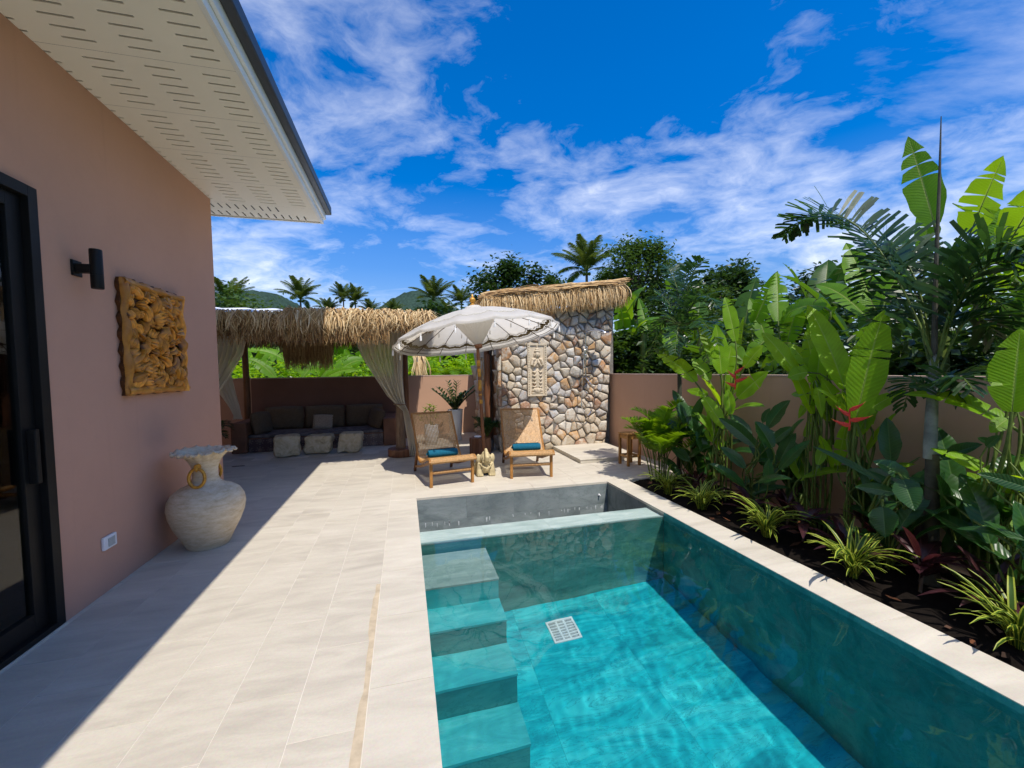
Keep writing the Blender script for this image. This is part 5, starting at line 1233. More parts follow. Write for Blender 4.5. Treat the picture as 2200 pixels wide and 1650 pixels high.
def clump(kind, label, cat, root, leaves, m, X, stems=(), group=None, tears=1, fold=.22, footz=.0, W0=1.0, extra=0, ez=(.5, 1.3)):
    """leaves: (px, py of blade foot, px, py of tip, width in px[, X of the foot, X of the tip]) surveyed off the photograph"""
    t = thing(kind, label, cat, root, 0, group); R = random.Random(hash(label) % 9999 if False else sum(map(ord, label)))
    for L in leaves:
        x0 = L[5] if len(L) > 5 else X; x1 = L[6] if len(L) > 6 else x0 + R.uniform(-.12, .12)
        p0 = at(L[0], L[1], X=x0); p1 = at(L[2], L[3], X=x1); d = (p0-CAM).dot(_f); W = L[4]/FPX*d/2*W0
        nh = facing((p0+p1)/2, .9, R); sg = R.uniform(.05, .16)
        foot = V((root[0]+R.uniform(-.1, .1), root[1]+R.uniform(-.12, .12), max(.02, min(p0.z-.25, p0.z*.55))))
        leafpart(t, p0, p1, W, nh, R, m, sg, fold, R.choice([0, 1, 2, 3]) if tears else 0, foot)
    for k in range(extra):   # more leaves all round the clump
        a = k*2.4+R.uniform(-.4, .4); e = R.uniform(.25, 1.25); L = R.uniform(.38, .68); p0 = V(root)+V((R.gauss(0, .08), R.gauss(0, .12), R.uniform(*ez))); d = V((math.cos(a)*math.cos(e)*.6, math.sin(a)*math.cos(e), math.sin(e))); p1 = p0+d*L-V((0, 0, .12*L))
        p1.x = min(p1.x, 4.28); leafpart(t, p0, p1, L*R.uniform(.13, .19)*W0, V((-d.x*.5-.35, -d.y*.5-.25, .9)), R, m, R.uniform(.08, .25), fold, R.choice([0, 1, 2]) if tears else 0, V((root[0]+R.uniform(-.05, .05), root[1]+R.uniform(-.05, .05), max(.0, p0.z-.5))))
    for (sx, sy, h, r) in stems:
        b = MB(); b.tube([(sx, sy, -.03), (sx*1.1+R.uniform(-.02, .02), sy*1.1, h*.5), (sx*.9, sy*.9, h)], [r*.75, r*.62, r*.45], 8, 0); b.obj('stalk', MT['stem'], t)
    return t
def bracts(t, px, py, X, n, s, tilt, R):
    o = V(t.location); p = at(px, py, X=X)-o
    b = MB(); P = [p + V((0, .004*math.sin(k*2), -.05*s*k)) for k in range(n+1)]; b.tube(P, .008*s, 6); f = b.obj('flower_stalk', MT['red'], t)
    for k in range(n):
        q = P[k]; sd = 1 if k % 2 else -1; d = V((.15, sd*(.9+.1*tilt), .42-.12*k)).normalized(); L = .14*s*(1+.16*k); w = .022*s
        m = MB(); c = q + d*L*.5 + V((0, 0, -.01)); e = q + d*L + V((0, 0, .03*s)); rows = []
        for i, (pt, r) in enumerate(zip(bez(q, c, e, 7), (.6, 1.0, .95, .75, .5, .28, .05))):
            rows.append([pt + V((math.cos(a)*w*r*.7, 0, math.sin(a)*w*r)) for a in [2*math.pi*j/8 for j in range(8)]])
        m.grid(rows[:6], 0, wrap=True); m.grid(rows[5:], 1, wrap=True); m.obj('bract', [MT['red'], MT['orange']], t)
HX = 3.9
a = clump('heliconia', 'tall bright green heliconia with a red flower, nearest the feathery palm', 'heliconia', (3.92, 4.40, -.03),
    [(1494, 821, 1412, 761, 52, 3.85, 3.7), (1550, 803, 1539, 697, 44, 3.85, 3.85), (1539, 775, 1501, 701, 30, 3.95, 3.9), (1524, 817, 1486, 770, 34, 3.9, 3.8), (1585, 854, 1651, 798, 46, 3.9, 4.0), (1557, 921, 1500, 838, 34, 3.75, 3.6), (1580, 733, 1557, 638, 34, 4.0, 4.05), (1570, 890, 1563, 836, 26, 3.8, 3.8), (1560, 800, 1572, 742, 36, 4.0, 4.1), (1600, 790, 1640, 742, 34, 4.1, 4.2), (1520, 850, 1475, 838, 26, 4.0, 3.95), (1567, 850, 1580, 780, 40, 4.0, 4.1)],
    MT['helic'], HX, [(.02, .0, 1.35, .016), (.07, .09, 1.5, .015), (-.06, .05, 1.2, .014), (-.02, -.10, 1.4, .014), (.09, -.06, 1.55, .015), (-.1, -.05, .9, .012)], 'heliconias in the planting bed', W0=.86, extra=7)
bracts(a, 1580, 800, 3.72, 4, 1.0, 0, PR)
a = clump('heliconia', 'tall heliconia with slender crowded stems in the middle of the bed', 'heliconia', (3.95, 3.15, -.03),
    [(1712, 804, 1636, 714, 44, 3.9, 3.75), (1745, 796, 1695, 738, 40, 3.95, 3.9), (1751, 818, 1731, 712, 36, 3.95, 4.0), (1753, 832, 1767, 716, 40, 3.95, 4.0), (1756, 832, 1766, 898, 24, 3.8, 3.75), (1735, 800, 1692, 812, 40, 3.85, 3.75), (1748, 850, 1715, 900, 30, 3.9, 3.9), (1760, 830, 1800, 760, 40, 4.05, 4.1), (1742, 850, 1700, 846, 30, 4.0, 4.05)],
    MT['helic'], HX, [(.0, .02, 1.5, .014), (.05, -.04, 1.6, .014), (-.04, -.06, 1.45, .013), (.06, .07, 1.5, .013), (-.07, .05, 1.4, .013), (.02, -.10, 1.5, .012), (-.02, .11, 1.3, .012), (-.09, -.02, 1.1, .011)], 'heliconias in the planting bed', W0=.86, extra=7)
a = clump('heliconia', 'tall heliconia with the two broadest upright leaves and an orange-red flower', 'heliconia', (3.92, 2.78, -.03),
    [(1815, 835, 1734, 654, 62, 3.85, 3.85), (1840, 899, 1901, 665, 78, 3.75, 3.8), (1846, 895, 1948, 838, 36, 3.9, 4.1), (1806, 882, 1765, 813, 40, 3.9, 3.85), (1826, 850, 1850, 730, 50, 4.0, 4.05), (1800, 1000, 1822, 900, 30, 3.9, 3.9), (1838, 890, 1816, 800, 34, 4.0, 4.0)],
    MT['helic'], HX, [(.0, .03, 1.3, .015), (.04, -.05, 1.35, .015), (-.05, .02, 1.2, .013), (.05, .06, 1.3, .012)], 'heliconias in the planting bed', True, .16, W0=.84, extra=6)
bracts(a, 1826, 880, 3.66, 4, .9, .2, PR)
clump('heliconia', 'heliconia with one broad sunlit leaf at the far right of the bed', 'heliconia', (3.95, 1.78, -.03),
    [(2174, 885, 2192, 705, 92, 3.7, 3.75), (2190, 870, 2260, 780, 60, 3.8, 3.9), (2170, 850, 2120, 790, 40, 3.95, 4.0), (2165, 900, 2128, 930, 36, 3.9, 3.8), (2170, 860, 2215, 700, 60, 4.0, 4.0)],
    MT['helic'], HX, [(.0, .0, 1.3, .015), (.05, .07, 1.25, .014), (-.04, .10, 1.3, .013), (.06, -.05, 1.2, .013), (0, .16, 1.1, .012)], 'heliconias in the planting bed', W0=.86, extra=7)
clump('canna', 'dark glossy broad-leaved plant between the first two heliconias', 'foliage plant', (3.82, 3.80, -.03),
    [(1622, 958, 1544, 898, 36, 3.75, 3.6), (1614, 938, 1564, 889, 28, 3.85, 3.8), (1659, 962, 1622, 905, 40, 3.7, 3.6), (1650, 918, 1698, 860, 34, 3.85, 3.85), (1639, 907, 1655, 877, 20, 3.9, 3.9), (1661, 949, 1703, 917, 28, 3.85, 3.9), (1675, 1008, 1742, 945, 26, 3.75, 3.8), (1631, 1034, 1703, 1030, 24, 3.55, 3.5), (1600, 1005, 1547, 960, 30, 3.75, 3.65), (1675, 991, 1710, 930, 36, 3.85, 3.95), (1640, 1000, 1606, 930, 30, 3.9, 4.0), (1650, 1040, 1652, 985, 26, 3.6, 3.6)],
    MT['canna'], 3.8, [(.0, .0, .5, .014), (.05, .06, .5, .012), (-.05, .04, .45, .012), (.02, -.07, .45, .012)], 'dark glossy plants in the bed', False, .35, 0, .8, extra=9, ez=(.12, .55))
clump('canna', 'dark glossy broad-leaved plant beside the ringed palm trunk', 'foliage plant', (3.80, 2.42, -.03),
    [(1914, 993, 1905, 897, 48, 3.9, 3.95), (1950, 1028, 1875, 991, 42, 3.7, 3.55), (1940, 1030, 1966, 1098, 58, 3.6, 3.5), (1897, 1090, 1902, 1156, 62, 3.55, 3.48), (1893, 1036, 1744, 958, 18, 3.7, 3.7), (1922, 1059, 1836, 1046, 32, 3.65, 3.5), (1930, 1040, 1860, 1010, 36, 3.9, 3.85), (1950, 1060, 1990, 1010, 30, 3.95, 4.0), (1925, 1080, 1880, 1110, 30, 3.7, 3.6)],
    MT['canna'], 3.8, [(.0, .0, .5, .014), (.05, .06, .5, .012), (-.05, .04, .45, .012)], 'dark glossy plants in the bed', False, .35, 0, .8, extra=9, ez=(.12, .55))
clump('canna', 'glossy plant with long leaves reaching in at the right picture edge', 'foliage plant', (3.75, 1.62, -.03),
    [(2230, 1056, 2098, 1016, 36, 3.6, 3.45), (2205, 1160, 2053, 1136, 24, 3.6, 3.5), (2024, 985, 2112, 955, 40, 4.0, 4.0), (2120, 960, 2150, 936, 26, 3.8, 3.8), (2190, 1180, 2240, 1150, 30, 3.6, 3.6), (2128, 955, 2100, 940, 24, 3.85, 3.85)],
    MT['canna'], 3.8, [(.0, .0, .5, .014), (.05, .06, .5, .012)], 'dark glossy plants in the bed', False, .35, 0, .8, extra=9, ez=(.12, .55))
clump('canna', 'shadowy broad-leaved plant tucked behind the feathery palm', 'foliage plant', (3.95, 5.0, -.03),
    [(1482, 924, 1445, 838, 36, 3.95, 3.9), (1488, 925, 1512, 850, 30, 4.05, 4.1), (1478, 940, 1425, 900, 30, 3.9, 3.8), (1486, 960, 1520, 905, 26, 3.9, 3.95), (1480, 990, 1440, 960, 26, 3.8, 3.7), (1484, 980, 1530, 960, 26, 3.85, 3.85), (1490, 940, 1480, 870, 26, 4.0, 4.1)],
    MT['canna'], 3.9, [(.0, .0, .6, .014), (.05, .06, .6, .012)], 'dark glossy plants in the bed', False, .35, 0, .8, extra=9, ez=(.12, .55))
for lb, x, y, e in (('dark leafy plant filling the gap under the first heliconia', 4.05, 4.72, 12), ('dark leafy plant against the wall between the two slender heliconias', 4.10, 3.48, 13), ('dark leafy plant in shade right of the ringed palm trunk', 4.05, 1.98, 14), ('dark leafy plant deep in shade left of the ringed palm trunk', 4.12, 2.48, 11)):
    clump('canna', lb, 'foliage plant', (x, y, -.03), [], MT['canna'], 3.9, [(0, 0, .5, .014), (.04, .05, .5, .012)], 'dark glossy plants in the bed', False, .35, 0, .9, extra=e, ez=(.15, .75))
# strappy striped plants along the coping
def strap(L, R, W=.011):
    b = MB(); n = 7; e0 = R.uniform(1.1, 1.5); e1 = e0 - R.uniform(1.0, 2.2); p = V((0, 0, 0)); P = []; uv = []
    for i in range(n+1):
        t = i/n; a = lerp(e0, e1, t**1.2); w = W*(math.sin(math.pi*(t*.86+.12))**.6)*(1 if t < .98 else .2)
        P.append((p+V((-w, 0, .004)), p, p+V((w, 0, .004)))); uv += [(-1, t), (0, t), (1, t)]; p = p + V((0, math.cos(a), math.sin(a)))*(L/n)
    b.grid(P, 0, uv, R.random()); return b.mesh('leaf', MT['spider'], angle=80)
STR = [strap(R_, random.Random(i), .0095+.003*(i % 3)) for i, R_ in enumerate([.30, .34, .38, .42, .46, .50, .36, .44])]
def spider(label, x, y, n, s=1.0):
    t = thing('spider_plant', label, 'striped plant', (x, y, -.02), 0, 'striped plants edging the pool coping'); R = random.Random(int(x*100+y*77))
    for i in range(n):
        a = i*2.39996+R.uniform(-.3, .3); put('leaf', R.choice(STR), t, (R.gauss(0, .018), R.gauss(0, .018), 0), (R.uniform(-.22, .28), R.uniform(-.15, .15), a), s*R.uniform(.8, 1.3))
spider('striped strap-leaved clump at the far end of the coping, next to the feathery palm', 3.36, 4.72, 56, .85)
spider('striped strap-leaved clump second from the far end of the coping', 3.37, 4.08, 60, .92)
spider('wide striped clump in the middle of the coping row', 3.42, 3.23, 58, .95)
spider('big striped strap-leaved clump arching over the coping, fourth along', 3.40, 2.40, 60, 1.0)
spider('striped clump nearest the camera at the right picture edge', 3.47, 1.52, 56, 1.0)
# maroon cordylines
def cordyline(label, x, y, n, s, R):
    t = thing('cordyline', label, 'foliage plant', (x, y, -.03), 0, 'maroon plants low in the bed')
    b = MB(); b.tube([(0, 0, 0), (.01, 0, .1*s), (0, .01, .2*s)], .012, 6); b.obj('stalk', MT['trunk'], t)
    for i in range(n):
        a = i*2.4+R.uniform(-.4, .4); e = R.uniform(.15, 1.15); L = R.uniform(.26, .44)*s; d = V((math.cos(a)*math.cos(e), math.sin(a)*math.cos(e), math.sin(e))); p0 = V(t.location)+V((0, 0, R.uniform(.08, .2)*s)); p1 = p0+d*L+V((0, 0, -.22*L))
        leafpart(t, p0+d*.04, p1, R.uniform(.024, .038)*s, V((-d.x*.4, -d.y*.4, 1)), R, MT['cordy'], .22, .3, 0, p0, stem=MT['cordy'])
CR = random.Random(5)
for lb, x, y, n, s in (('dark low maroon plant behind the middle striped clump', 3.92, 3.45, 12, 1.0), ('dark low maroon plant under the broad-leaved heliconia', 3.98, 2.62, 13, 1.1), ('dark low maroon plant against the wall by the first heliconia', 4.12, 4.1, 11, 1.0), ('maroon plant leaning out behind the big striped clump', 3.60, 2.62, 12, .95)):
    cordyline(lb, x, y, n, s, CR)
for lb, x, y, n, s in (('low maroon cordyline between the two far striped clumps', 3.62, 4.30, 13, .9), ('maroon cordyline in front of the dark glossy plant', 3.62, 3.62, 14, 1.0), ('maroon cordyline with upright pink-edged leaves at the heliconia stems', 3.66, 3.05, 14, 1.1), ('maroon cordyline at the foot of the ringed palm trunk', 3.66, 2.12, 15, 1.15), ('maroon cordyline in deep shade at the lower right of the bed', 3.72, 1.75, 13, 1.1), ('maroon cordyline low behind the feathery palm', 3.80, 4.72, 11, .9)):
    cordyline(lb, x, y, n, s, CR)
# ------------------------------------------------------------------ palms
def frond(b, p0, c, p1, R, nl=40, ll=.3, lw=.012, droop=.35, plume=False, start=.12, jag=False, mi=0, vee=.5, rad=.012):
    n = 16; mid = bez(p0, c, p1, n)
    b.tube(mid, [rad*(1-.8*i/n) for i in range(n)], 5, 1)
    for i in range(nl):
        v = start + (1-start)*(i+R.random()*.5)/nl; k = min(n-2, int(v*(n-1))); f = v*(n-1)-k; p = mid[k].lerp(mid[k+1], f); t = (mid[k+1]-mid[k]).normalized()
        sd = t.cross(V((0, 0, 1))); sd = sd.normalized() if sd.length > .05 else V((1, 0, 0)); up = sd.cross(t)
        L = ll*(math.sin(math.pi*(v*.78+.16))**.7)*R.uniform(.85, 1.1)
        for s in (-1, 1):
            fw = .45+.5*v
            if plume: ang = R.uniform(-.35, .95); d = (sd*(s*math.cos(ang)) + up*math.sin(ang) + t*.55).normalized()
            else: d = (sd*s + t*fw + up*(vee+R.gauss(0, .08))).normalized()
            wv = d.cross(up if abs(d.dot(up)) < .9 else sd).normalized()*lw*R.uniform(.8, 1.2); m = 3; rows = []; q = V(p); uv = []
            for j in range(m+1):
                u = j/m; ww = (1.0, 1.25, 1.15, .12)[j] if not jag else (.45, 1.0, 1.35, 1.1)[j]
                rows.append((q-wv*ww, q+wv*ww)); uv += [(-1, u), (1, u)]
                d2 = (d + V((0, 0, -1))*(droop*(u+.2)*1.3)).normalized(); q = q + d2*(L/m)
            b.grid(rows, mi, uv, R.random())
def palm_fr(t, p0, c, p1, R, m, stem, **k):
    o = V(t.location); b = MB(); frond(b, V(p0)-o, V(c)-o, V(p1)-o, R, **k); return put('frond', b.mesh('frond', [m, stem], smooth=False), t)
def build_areca():
    t = thing('areca_palm', 'bushy feathery young palm beside the wooden stool', 'palm', (3.66, 5.28, -.03)); R = random.Random(8)
    for i in range(12):
        x, y = R.gauss(0, .07), R.gauss(0, .07); b = MB(); b.tube([(x, y, 0), (x*1.4, y*1.4, .3), (x*1.9, y*1.9, .55)], [.011, .010, .007], 6); b.obj('stalk', MT['stem'], t)
    for i in range(34):
        a = i*2.39996; h = R.uniform(.18, .55); L = R.uniform(.6, .95); e = R.uniform(.85, 1.45); p0 = V((3.66+R.gauss(0, .06), 5.28+R.gauss(0, .06), h)); d = V((math.cos(a)*math.cos(e), math.sin(a)*math.cos(e), math.sin(e)))
        p1 = p0+d*L*.9+V((math.cos(a), math.sin(a), 0))*.18-V((0, 0, .12)); palm_fr(t, p0, p0+d*L*.75, p1, R, MT['areca'], MT['stem'], nl=26, ll=.22, lw=.0075, droop=.38, rad=.005, vee=.65, start=.25)
build_areca()
def build_foxtails():
    # the near one: ringed trunk, waxy crownshaft, spear leaf, plume-like fronds
    t = thing('foxtail_palm', 'foxtail palm with ringed grey trunk and tall spear leaf', 'palm', (3.9, 2.2, -.05)); o = V(t.location); R = random.Random(17)
    b = MB(); n = 40; P = []; rd = []
    for i in range(n+1):
        z = 1.02*i/n; P.append((.012*math.sin(z*2), .02*z, z)); rd.append((.050-.010*z)+(.002 if i % 5 == 0 else 0)+(.02*math.exp(-z*9)))
    b.tube(P, rd, 18); b.obj('trunk', MT['palmtrunk'], t)
    top = V((.0, .03, 1.0))
    b = MB(); b.tube([top+V((0, 0, -.02)), top+V((0, 0, .10)), top+V((.005, 0, .38)), top+V((.01, 0, .62)), top+V((.012, 0, .78))], [.038, .041, .036, .030, .022], 16); b.obj('crownshaft', MT['shaft'], t)
    b = MB(); b.tube([top+V((.01, 0, .7)), at(2010, 600, X=3.9)-o, at(2018, 400, X=3.92)-o, at(2022, 250, X=3.95)-o], [.022, .014, .010, .003], 8); b.obj('spear_leaf', MT['palmtrunk'], t)
    K = dict(nl=38, ll=.30, lw=.0118, droop=.22, plume=True, start=.2, jag=True, rad=.010)
    c0 = o+top+V((.01, 0, .68))
    for (cx, cy_, tx, ty, X1) in ((1840, 330, 1682, 512, 3.75), (1960, 400, 1850, 640, 4.2), (2080, 420, 2235, 560, 3.85), (2060, 520, 2190, 700, 4.3), (1950, 560, 1905, 720, 4.35), (2100, 560, 2160, 790, 4.2), (2000, 480, 2080, 560, 4.4), (1930, 430, 1880, 560, 4.3), (2100, 440, 2290, 640, 4.0)):
        KK = dict(K, nl=100, ll=.33) if tx == 1682 else K
        palm_fr(t, c0+V((R.gauss(0, .02), R.gauss(0, .02), R.uniform(-.15, .1))), at(cx, cy_, X=(3.9+X1)/2), at(tx, ty, X=X1), R, MT['foxtail'], MT['stem'], **KK)
    for (tx, ty, X1) in ((2060, 870, 4.0), (2090, 840, 3.7), (1940, 880, 4.0)):   # old fronds hanging
        palm_fr(t, c0+V((0, 0, -.3)), at((tx+2005)/2, 760, X=(3.9+X1)/2), at(tx, ty, X=X1), R, MT['foxtail'], MT['stem'], nl=20, ll=.2, lw=.010, droop=.5, plume=True, jag=True, rad=.01)
    # the slender one behind the first heliconia
    t = thing('foxtail_palm', 'slender young foxtail palm rising above the wall behind the heliconia', 'palm', (3.98, 5.32, -.05)); o = V(t.location)
    b = MB(); b.tube([(0, 0, 0), (.01, .0, .8), (0, .01, 1.7)], [.045, .036, .030], 12); b.obj('trunk', MT['palmtrunk'], t); b = MB(); b.tube([(0, .01, 1.68), (.0, .0, 1.85), (0, 0, 2.3)], [.030, .038, .018], 12); b.obj('crownshaft', MT['stem'], t)
    c0 = o+V((0, 0, 2.2))
    for (cx, cy_, tx, ty, X1) in ((1462, 590, 1430, 575, 3.9), (1475, 570, 1512, 560, 4.1), (1440, 600, 1395, 650, 3.8), (1500, 590, 1540, 660, 4.0), (1450, 640, 1405, 720, 3.7), (1490, 640, 1545, 740, 3.8), (1470, 600, 1475, 565, 4.3), (1460, 660, 1450, 760, 3.5), (1500, 650, 1520, 780, 4.3), (1430, 640, 1400, 770, 4.2)):
        palm_fr(t, c0+V((0, 0, R.uniform(-.12, .1))), at(cx, cy_, X=(3.98+X1)/2), at(tx, ty, X=X1), R, MT['foxtail'], MT['stem'], nl=30, ll=.25, lw=.011, droop=.3, plume=True, jag=True, rad=.010)
build_foxtails()
# coconut palms beyond the walls: a few frond cuts shared between them
def coco_frond(L, e0, e1, R):
    b = MB(); p0 = V((0, 0, 0)); d = V((0, math.cos(e0), math.sin(e0))); p1 = V((0, L*.78*math.cos((e0+e1)/2), L*.78*math.sin((e0+e1)/2))); frond(b, p0, d*L*.5, p1, R, nl=52, ll=L*.175, lw=L*.0055, droop=.75, start=.16, vee=.15, rad=L*.012); return b.mesh('frond', [MT['coco'], MT['stem']], smooth=False)
CF = [coco_frond(4.3, e0, e1, random.Random(i)) for i, (e0, e1) in enumerate(((1.35, .9), (1.0, .3), (.7, -.25), (.4, -.8), (.15, -1.2), (1.2, .6), (.85, 0)))]
def coconut(label, x, y, z, s, seed, n=22):
    t = thing('coconut_palm', label, 'palm', (x, y, -.12), 0, 'coconut palms beyond the walls'); R = random.Random(seed); H = z+.12
    b = MB(); lx = R.uniform(-.6, .6)*s; b.tube([(lx*(1-f)**2, 0, H*f) for f in (0, .3, .6, .85, 1)], [.22*s, .17*s, .14*s, .13*s, .12*s], 8); b.obj('trunk', MT['trunk'], t)
    for i in range(n):
        k = (0, 5, 0, 1, 5, 6, 1, 2, 6, 3)[i*10//n]; put('frond', CF[k], t, (0, 0, H), (R.uniform(-.12, .12), R.uniform(-.12, .12), i*2.39996+R.uniform(-.3, .3)), s*R.uniform(.85, 1.1))
    b = MB()
    for i in range(6): a = i*1.05; b.ball((math.cos(a)*.28*s, math.sin(a)*.28*s, H-.25*s), .14*s, 8)
    b.obj('coconut_cluster', MT['stem'], t)
for lb, x, y, z, s, sd in (('coconut palm peeking out left, right beside the house corner', -16.0, 45, 8.3, 1.1, 1), ('lone coconut palm standing over the pavilion roof left of its middle', -13.0, 60, 11.4, 1.15, 2), ('smallish coconut palm, left of the twin crowns over the pavilion roof', -9.9, 62, 10.2, .75, 3), ('upright coconut palm in the cluster above the pavilion roof', -7.7, 60, 11.6, .85, 4), ('coconut palm with drooping crown right of the roof cluster', -6.0, 58, 10.9, .85, 5), ('low coconut palm over the right half of the pavilion roof', -4.3, 60, 10.0, .7, 6), ('low coconut palm nearest the hill dip above the roof', -1.4, 68, 11.0, .8, 7), ('full coconut palm just left of the umbrella top', 3.9, 55, 11.0, 1.25, 8), ('coconut palm half hidden by the grass thatch roof end', 8.0, 58, 11.2, 1.0, 9), ('tall coconut palm rising behind the grass thatch roof', 16.3, 35, 10.6, 1.0, 10), ('very tall coconut palm whose frond tips show beside the house eave', -9.9, 20, 7.9, 1.0, 11), ('coconut palm low behind the umbrella top', 6.1, 62, 10.2, .8, 12)):
    coconut(lb, x, y, z, s*(.82 if y > 40 else 1), sd)
# ------------------------------------------------------------------ banana plants beyond the walls
def banana(label, root, leaves, X=None, Y=None, R=PR, shade=1.0):
    t = thing('banana_plant', label, 'banana plant', root, 0, 'banana plants beyond the walls'); o = V(root)
    zt = 0
    for L in leaves:
        kw = dict(X=L[5] if len(L) > 5 and L[5] else X) if X is not None else dict(Y=L[5] if len(L) > 5 and L[5] else Y)
        p0 = at(L[0], L[1], **kw)
        kw2 = {k: v + R.uniform(-.3, .3) for k, v in kw.items()}; p1 = at(L[2], L[3], **kw2); d = (p0-CAM).dot(_f); W = L[4]/FPX*d/2; nh = facing((p0+p1)/2, .8, R)
        leafpart(t, p0, p1, W, nh, R, MT['banana'], L[6] if len(L) > 6 else R.uniform(.08, .22), R.uniform(.25, .75), R.randint(3, 6), V((root[0], root[1], max(.3, p0.z-.7))), droop=R.uniform(.0, .35)); zt = max(zt, p0.z-.5)
    b = MB(); b.tube([(0, 0, 0), (.03, 0, max(1, zt)*.5), (0, 0, max(1.0, zt)+.2)], [.13, .10, .06], 10); b.obj('pseudostem', MT['stem'], t)
def banana_auto(label, x, y, h, n, R, L=(1.2, 1.9), m='banana_dark'):
    t = thing('banana_plant', label, 'banana plant', (x, y, -.12), 0, 'banana plants beyond the walls'); o = V(t.location)
    b = MB(); b.tube([(0, 0, 0), (.04, 0, h*.5), (0, .03, h)], [.13, .10, .06], 10); b.obj('pseudostem', MT['stem'], t)
    for i in range(n):
        a = i*2.4+R.uniform(-.4, .4); e = R.uniform(.25, 1.3); l = R.uniform(*L); d = V((math.cos(a)*math.cos(e), math.sin(a)*math.cos(e), math.sin(e))); p0 = o+V((0, 0, h))+d*.3; p1 = p0+d*l-V((0, 0, 1))*l*R.uniform(.1, .5)*(1.4-e)
        leafpart(t, p0, p1, l*R.uniform(.14, .19), V((-d.x*.5, -d.y*.5, 1)), R, MT[m], R.uniform(.12, .3), R.uniform(.2, .6), R.randint(2, 6), o+V((0, 0, h-.1)), droop=R.uniform(0, .4))
BR = random.Random(44)
banana('banana plant with a torn upright leaf soaring at the upper right', (5.3, 3.0, -.12), [(2007, 480, 1951, 293, 62, 5.2, .04), (1985, 560, 2000, 400, 40, 5.4, .05), (1877, 660, 1817, 522, 58, 5.2, .1), (1861, 681, 1752, 612, 50, 5.3, .15), (1900, 650, 1960, 540, 50, 5.6, .1)], X=5.3, R=BR)
banana('banana plant with a big folded leaf at the right picture edge', (5.2, 2.1, -.12), [(2085, 500, 2156, 334, 78, 5.0, .02), (2120, 560, 2210, 420, 70, 5.1, .1), (2140, 620, 2260, 560, 60, 5.0, .15), (2100, 640, 2050, 520, 44, 5.3, .1), (2150, 780, 2230, 720, 60, 4.9, .15), (2170, 520, 2260, 380, 80, 5.0, .1), (2130, 700, 2080, 600, 50, 5.2, .1), (2190, 680, 2290, 620, 70, 4.9, .2)], X=5.2, R=BR)
banana('banana plant behind the middle heliconias with a drooping dark leaf', (5.6, 5.0, -.12), [(1772, 661, 1660, 700, 52, 5.5, .25), (1672, 690, 1669, 583, 40, 5.6, .05), (1621, 694, 1671, 582, 42, 5.8, .05), (1650, 740, 1610, 640, 40, 5.9, .1), (1690, 740, 1720, 640, 44, 5.7, .1), (1700, 760, 1640, 760, 46, 5.4, .15), (1740, 720, 1800, 660, 40, 5.6, .2)], X=5.6, R=BR)
banana('banana plant with a long dark leaf beside the shower roof', (5.0, 7.9, -.12), [(1336, 690, 1391, 612, 40, 5.2, .1), (1345, 740, 1330, 640, 36, 5.2, .1), (1360, 720, 1420, 690, 30, 5.2, .25), (1433, 712, 1452, 768, 32, 5.3, .1), (1436, 709, 1380, 700, 30, 5.4, .2), (1400, 740, 1372, 640, 28, 5.6, .05)], X=5.2, R=BR)
banana('banana plant low over the wall behind the red flower', (5.2, 5.7, -.12), [(1600, 780, 1545, 740, 40, 5.1, .2), (1610, 770, 1660, 720, 40, 5.2, .15), (1590, 760, 1600, 680, 36, 5.3, .1), (1640, 790, 1710, 760, 36, 5.0, .2), (1570, 790, 1500, 770, 34, 5.2, .2)], X=5.2, R=BR)
banana('banana plant with the long arching leaf seen through the pavilion', (-2.9, 13.0, -.12), [(650, 806, 520, 756, 34, 12.6, .35), (592, 812, 520, 770, 26, 12.2, .3), (560, 800, 600, 745, 24, 13.2, .15)], Y=12.6, R=BR)
banana('banana plant right of the hanging thatch, seen through the pavilion', (-.9, 13.0, -.12), [(690, 810, 752, 762, 26, 12.4, .2), (680, 806, 668, 764, 20, 12.8, .1), (650, 812, 690, 775, 20, 12.3, .2), (720, 806, 790, 775, 26, 12.3, .3), (760, 800, 740, 750, 24, 13.0, .1), (700, 812, 770, 795, 22, 12.1, .2), (740, 800, 800, 750, 26, 13.4, .15)], Y=12.6, R=BR)
banana('banana plant over the back wall between the curtain and umbrella', (.3, 13.2, -.12), [(880, 800, 905, 765, 20, 12.6, .2), (890, 800, 868, 762, 20, 12.8, .1), (900, 802, 935, 775, 18, 12.5, .3), (880, 780, 900, 740, 18, 13.4, .15)], Y=12.6, R=BR)
for i, (x, y, h, n) in enumerate(((7.2, 3.0, 2.3, 9), (7.4, 5.2, 2.0, 9), (6.6, 7.0, 1.7, 8), (7.2, 9.0, 2.2, 8), (6.0, 9.6, 1.7, 8), (6.4, 1.2, 2.2, 8), (8.3, 6.6, 2.4, 8), (-4.6, 14.5, 1.5, 8), (-2.2, 15.5, 1.6, 9), (.9, 15.0, 1.6, 8), (-.6, 16.5, 1.9, 8), (-6.4, 15.0, 1.8, 8), (2.4, 14.2, 1.4, 8))):
    where = ('far beyond the right wall behind the torn banana leaf', 'behind the drooping dark banana leaf', 'in the thicket past the slender foxtail palm', 'deep in the thicket right of the shower roof', 'close behind the shower enclosure', 'at the far right behind the foxtail fronds', 'in the middle of the thicket under the round-leaved tree', 'seen through the left side of the pavilion', 'in the sunny grove behind the long arching leaf', 'behind the umbrella left of the stone enclosure', 'in the sunny grove right of the hanging thatch', 'hidden mostly by the pavilion curtain', 'beside the stone enclosure over the back wall')[i]
    banana_auto('banana plant ' + where, x, y, h, n, BR, m='banana' if x < 3 else 'banana_dark')
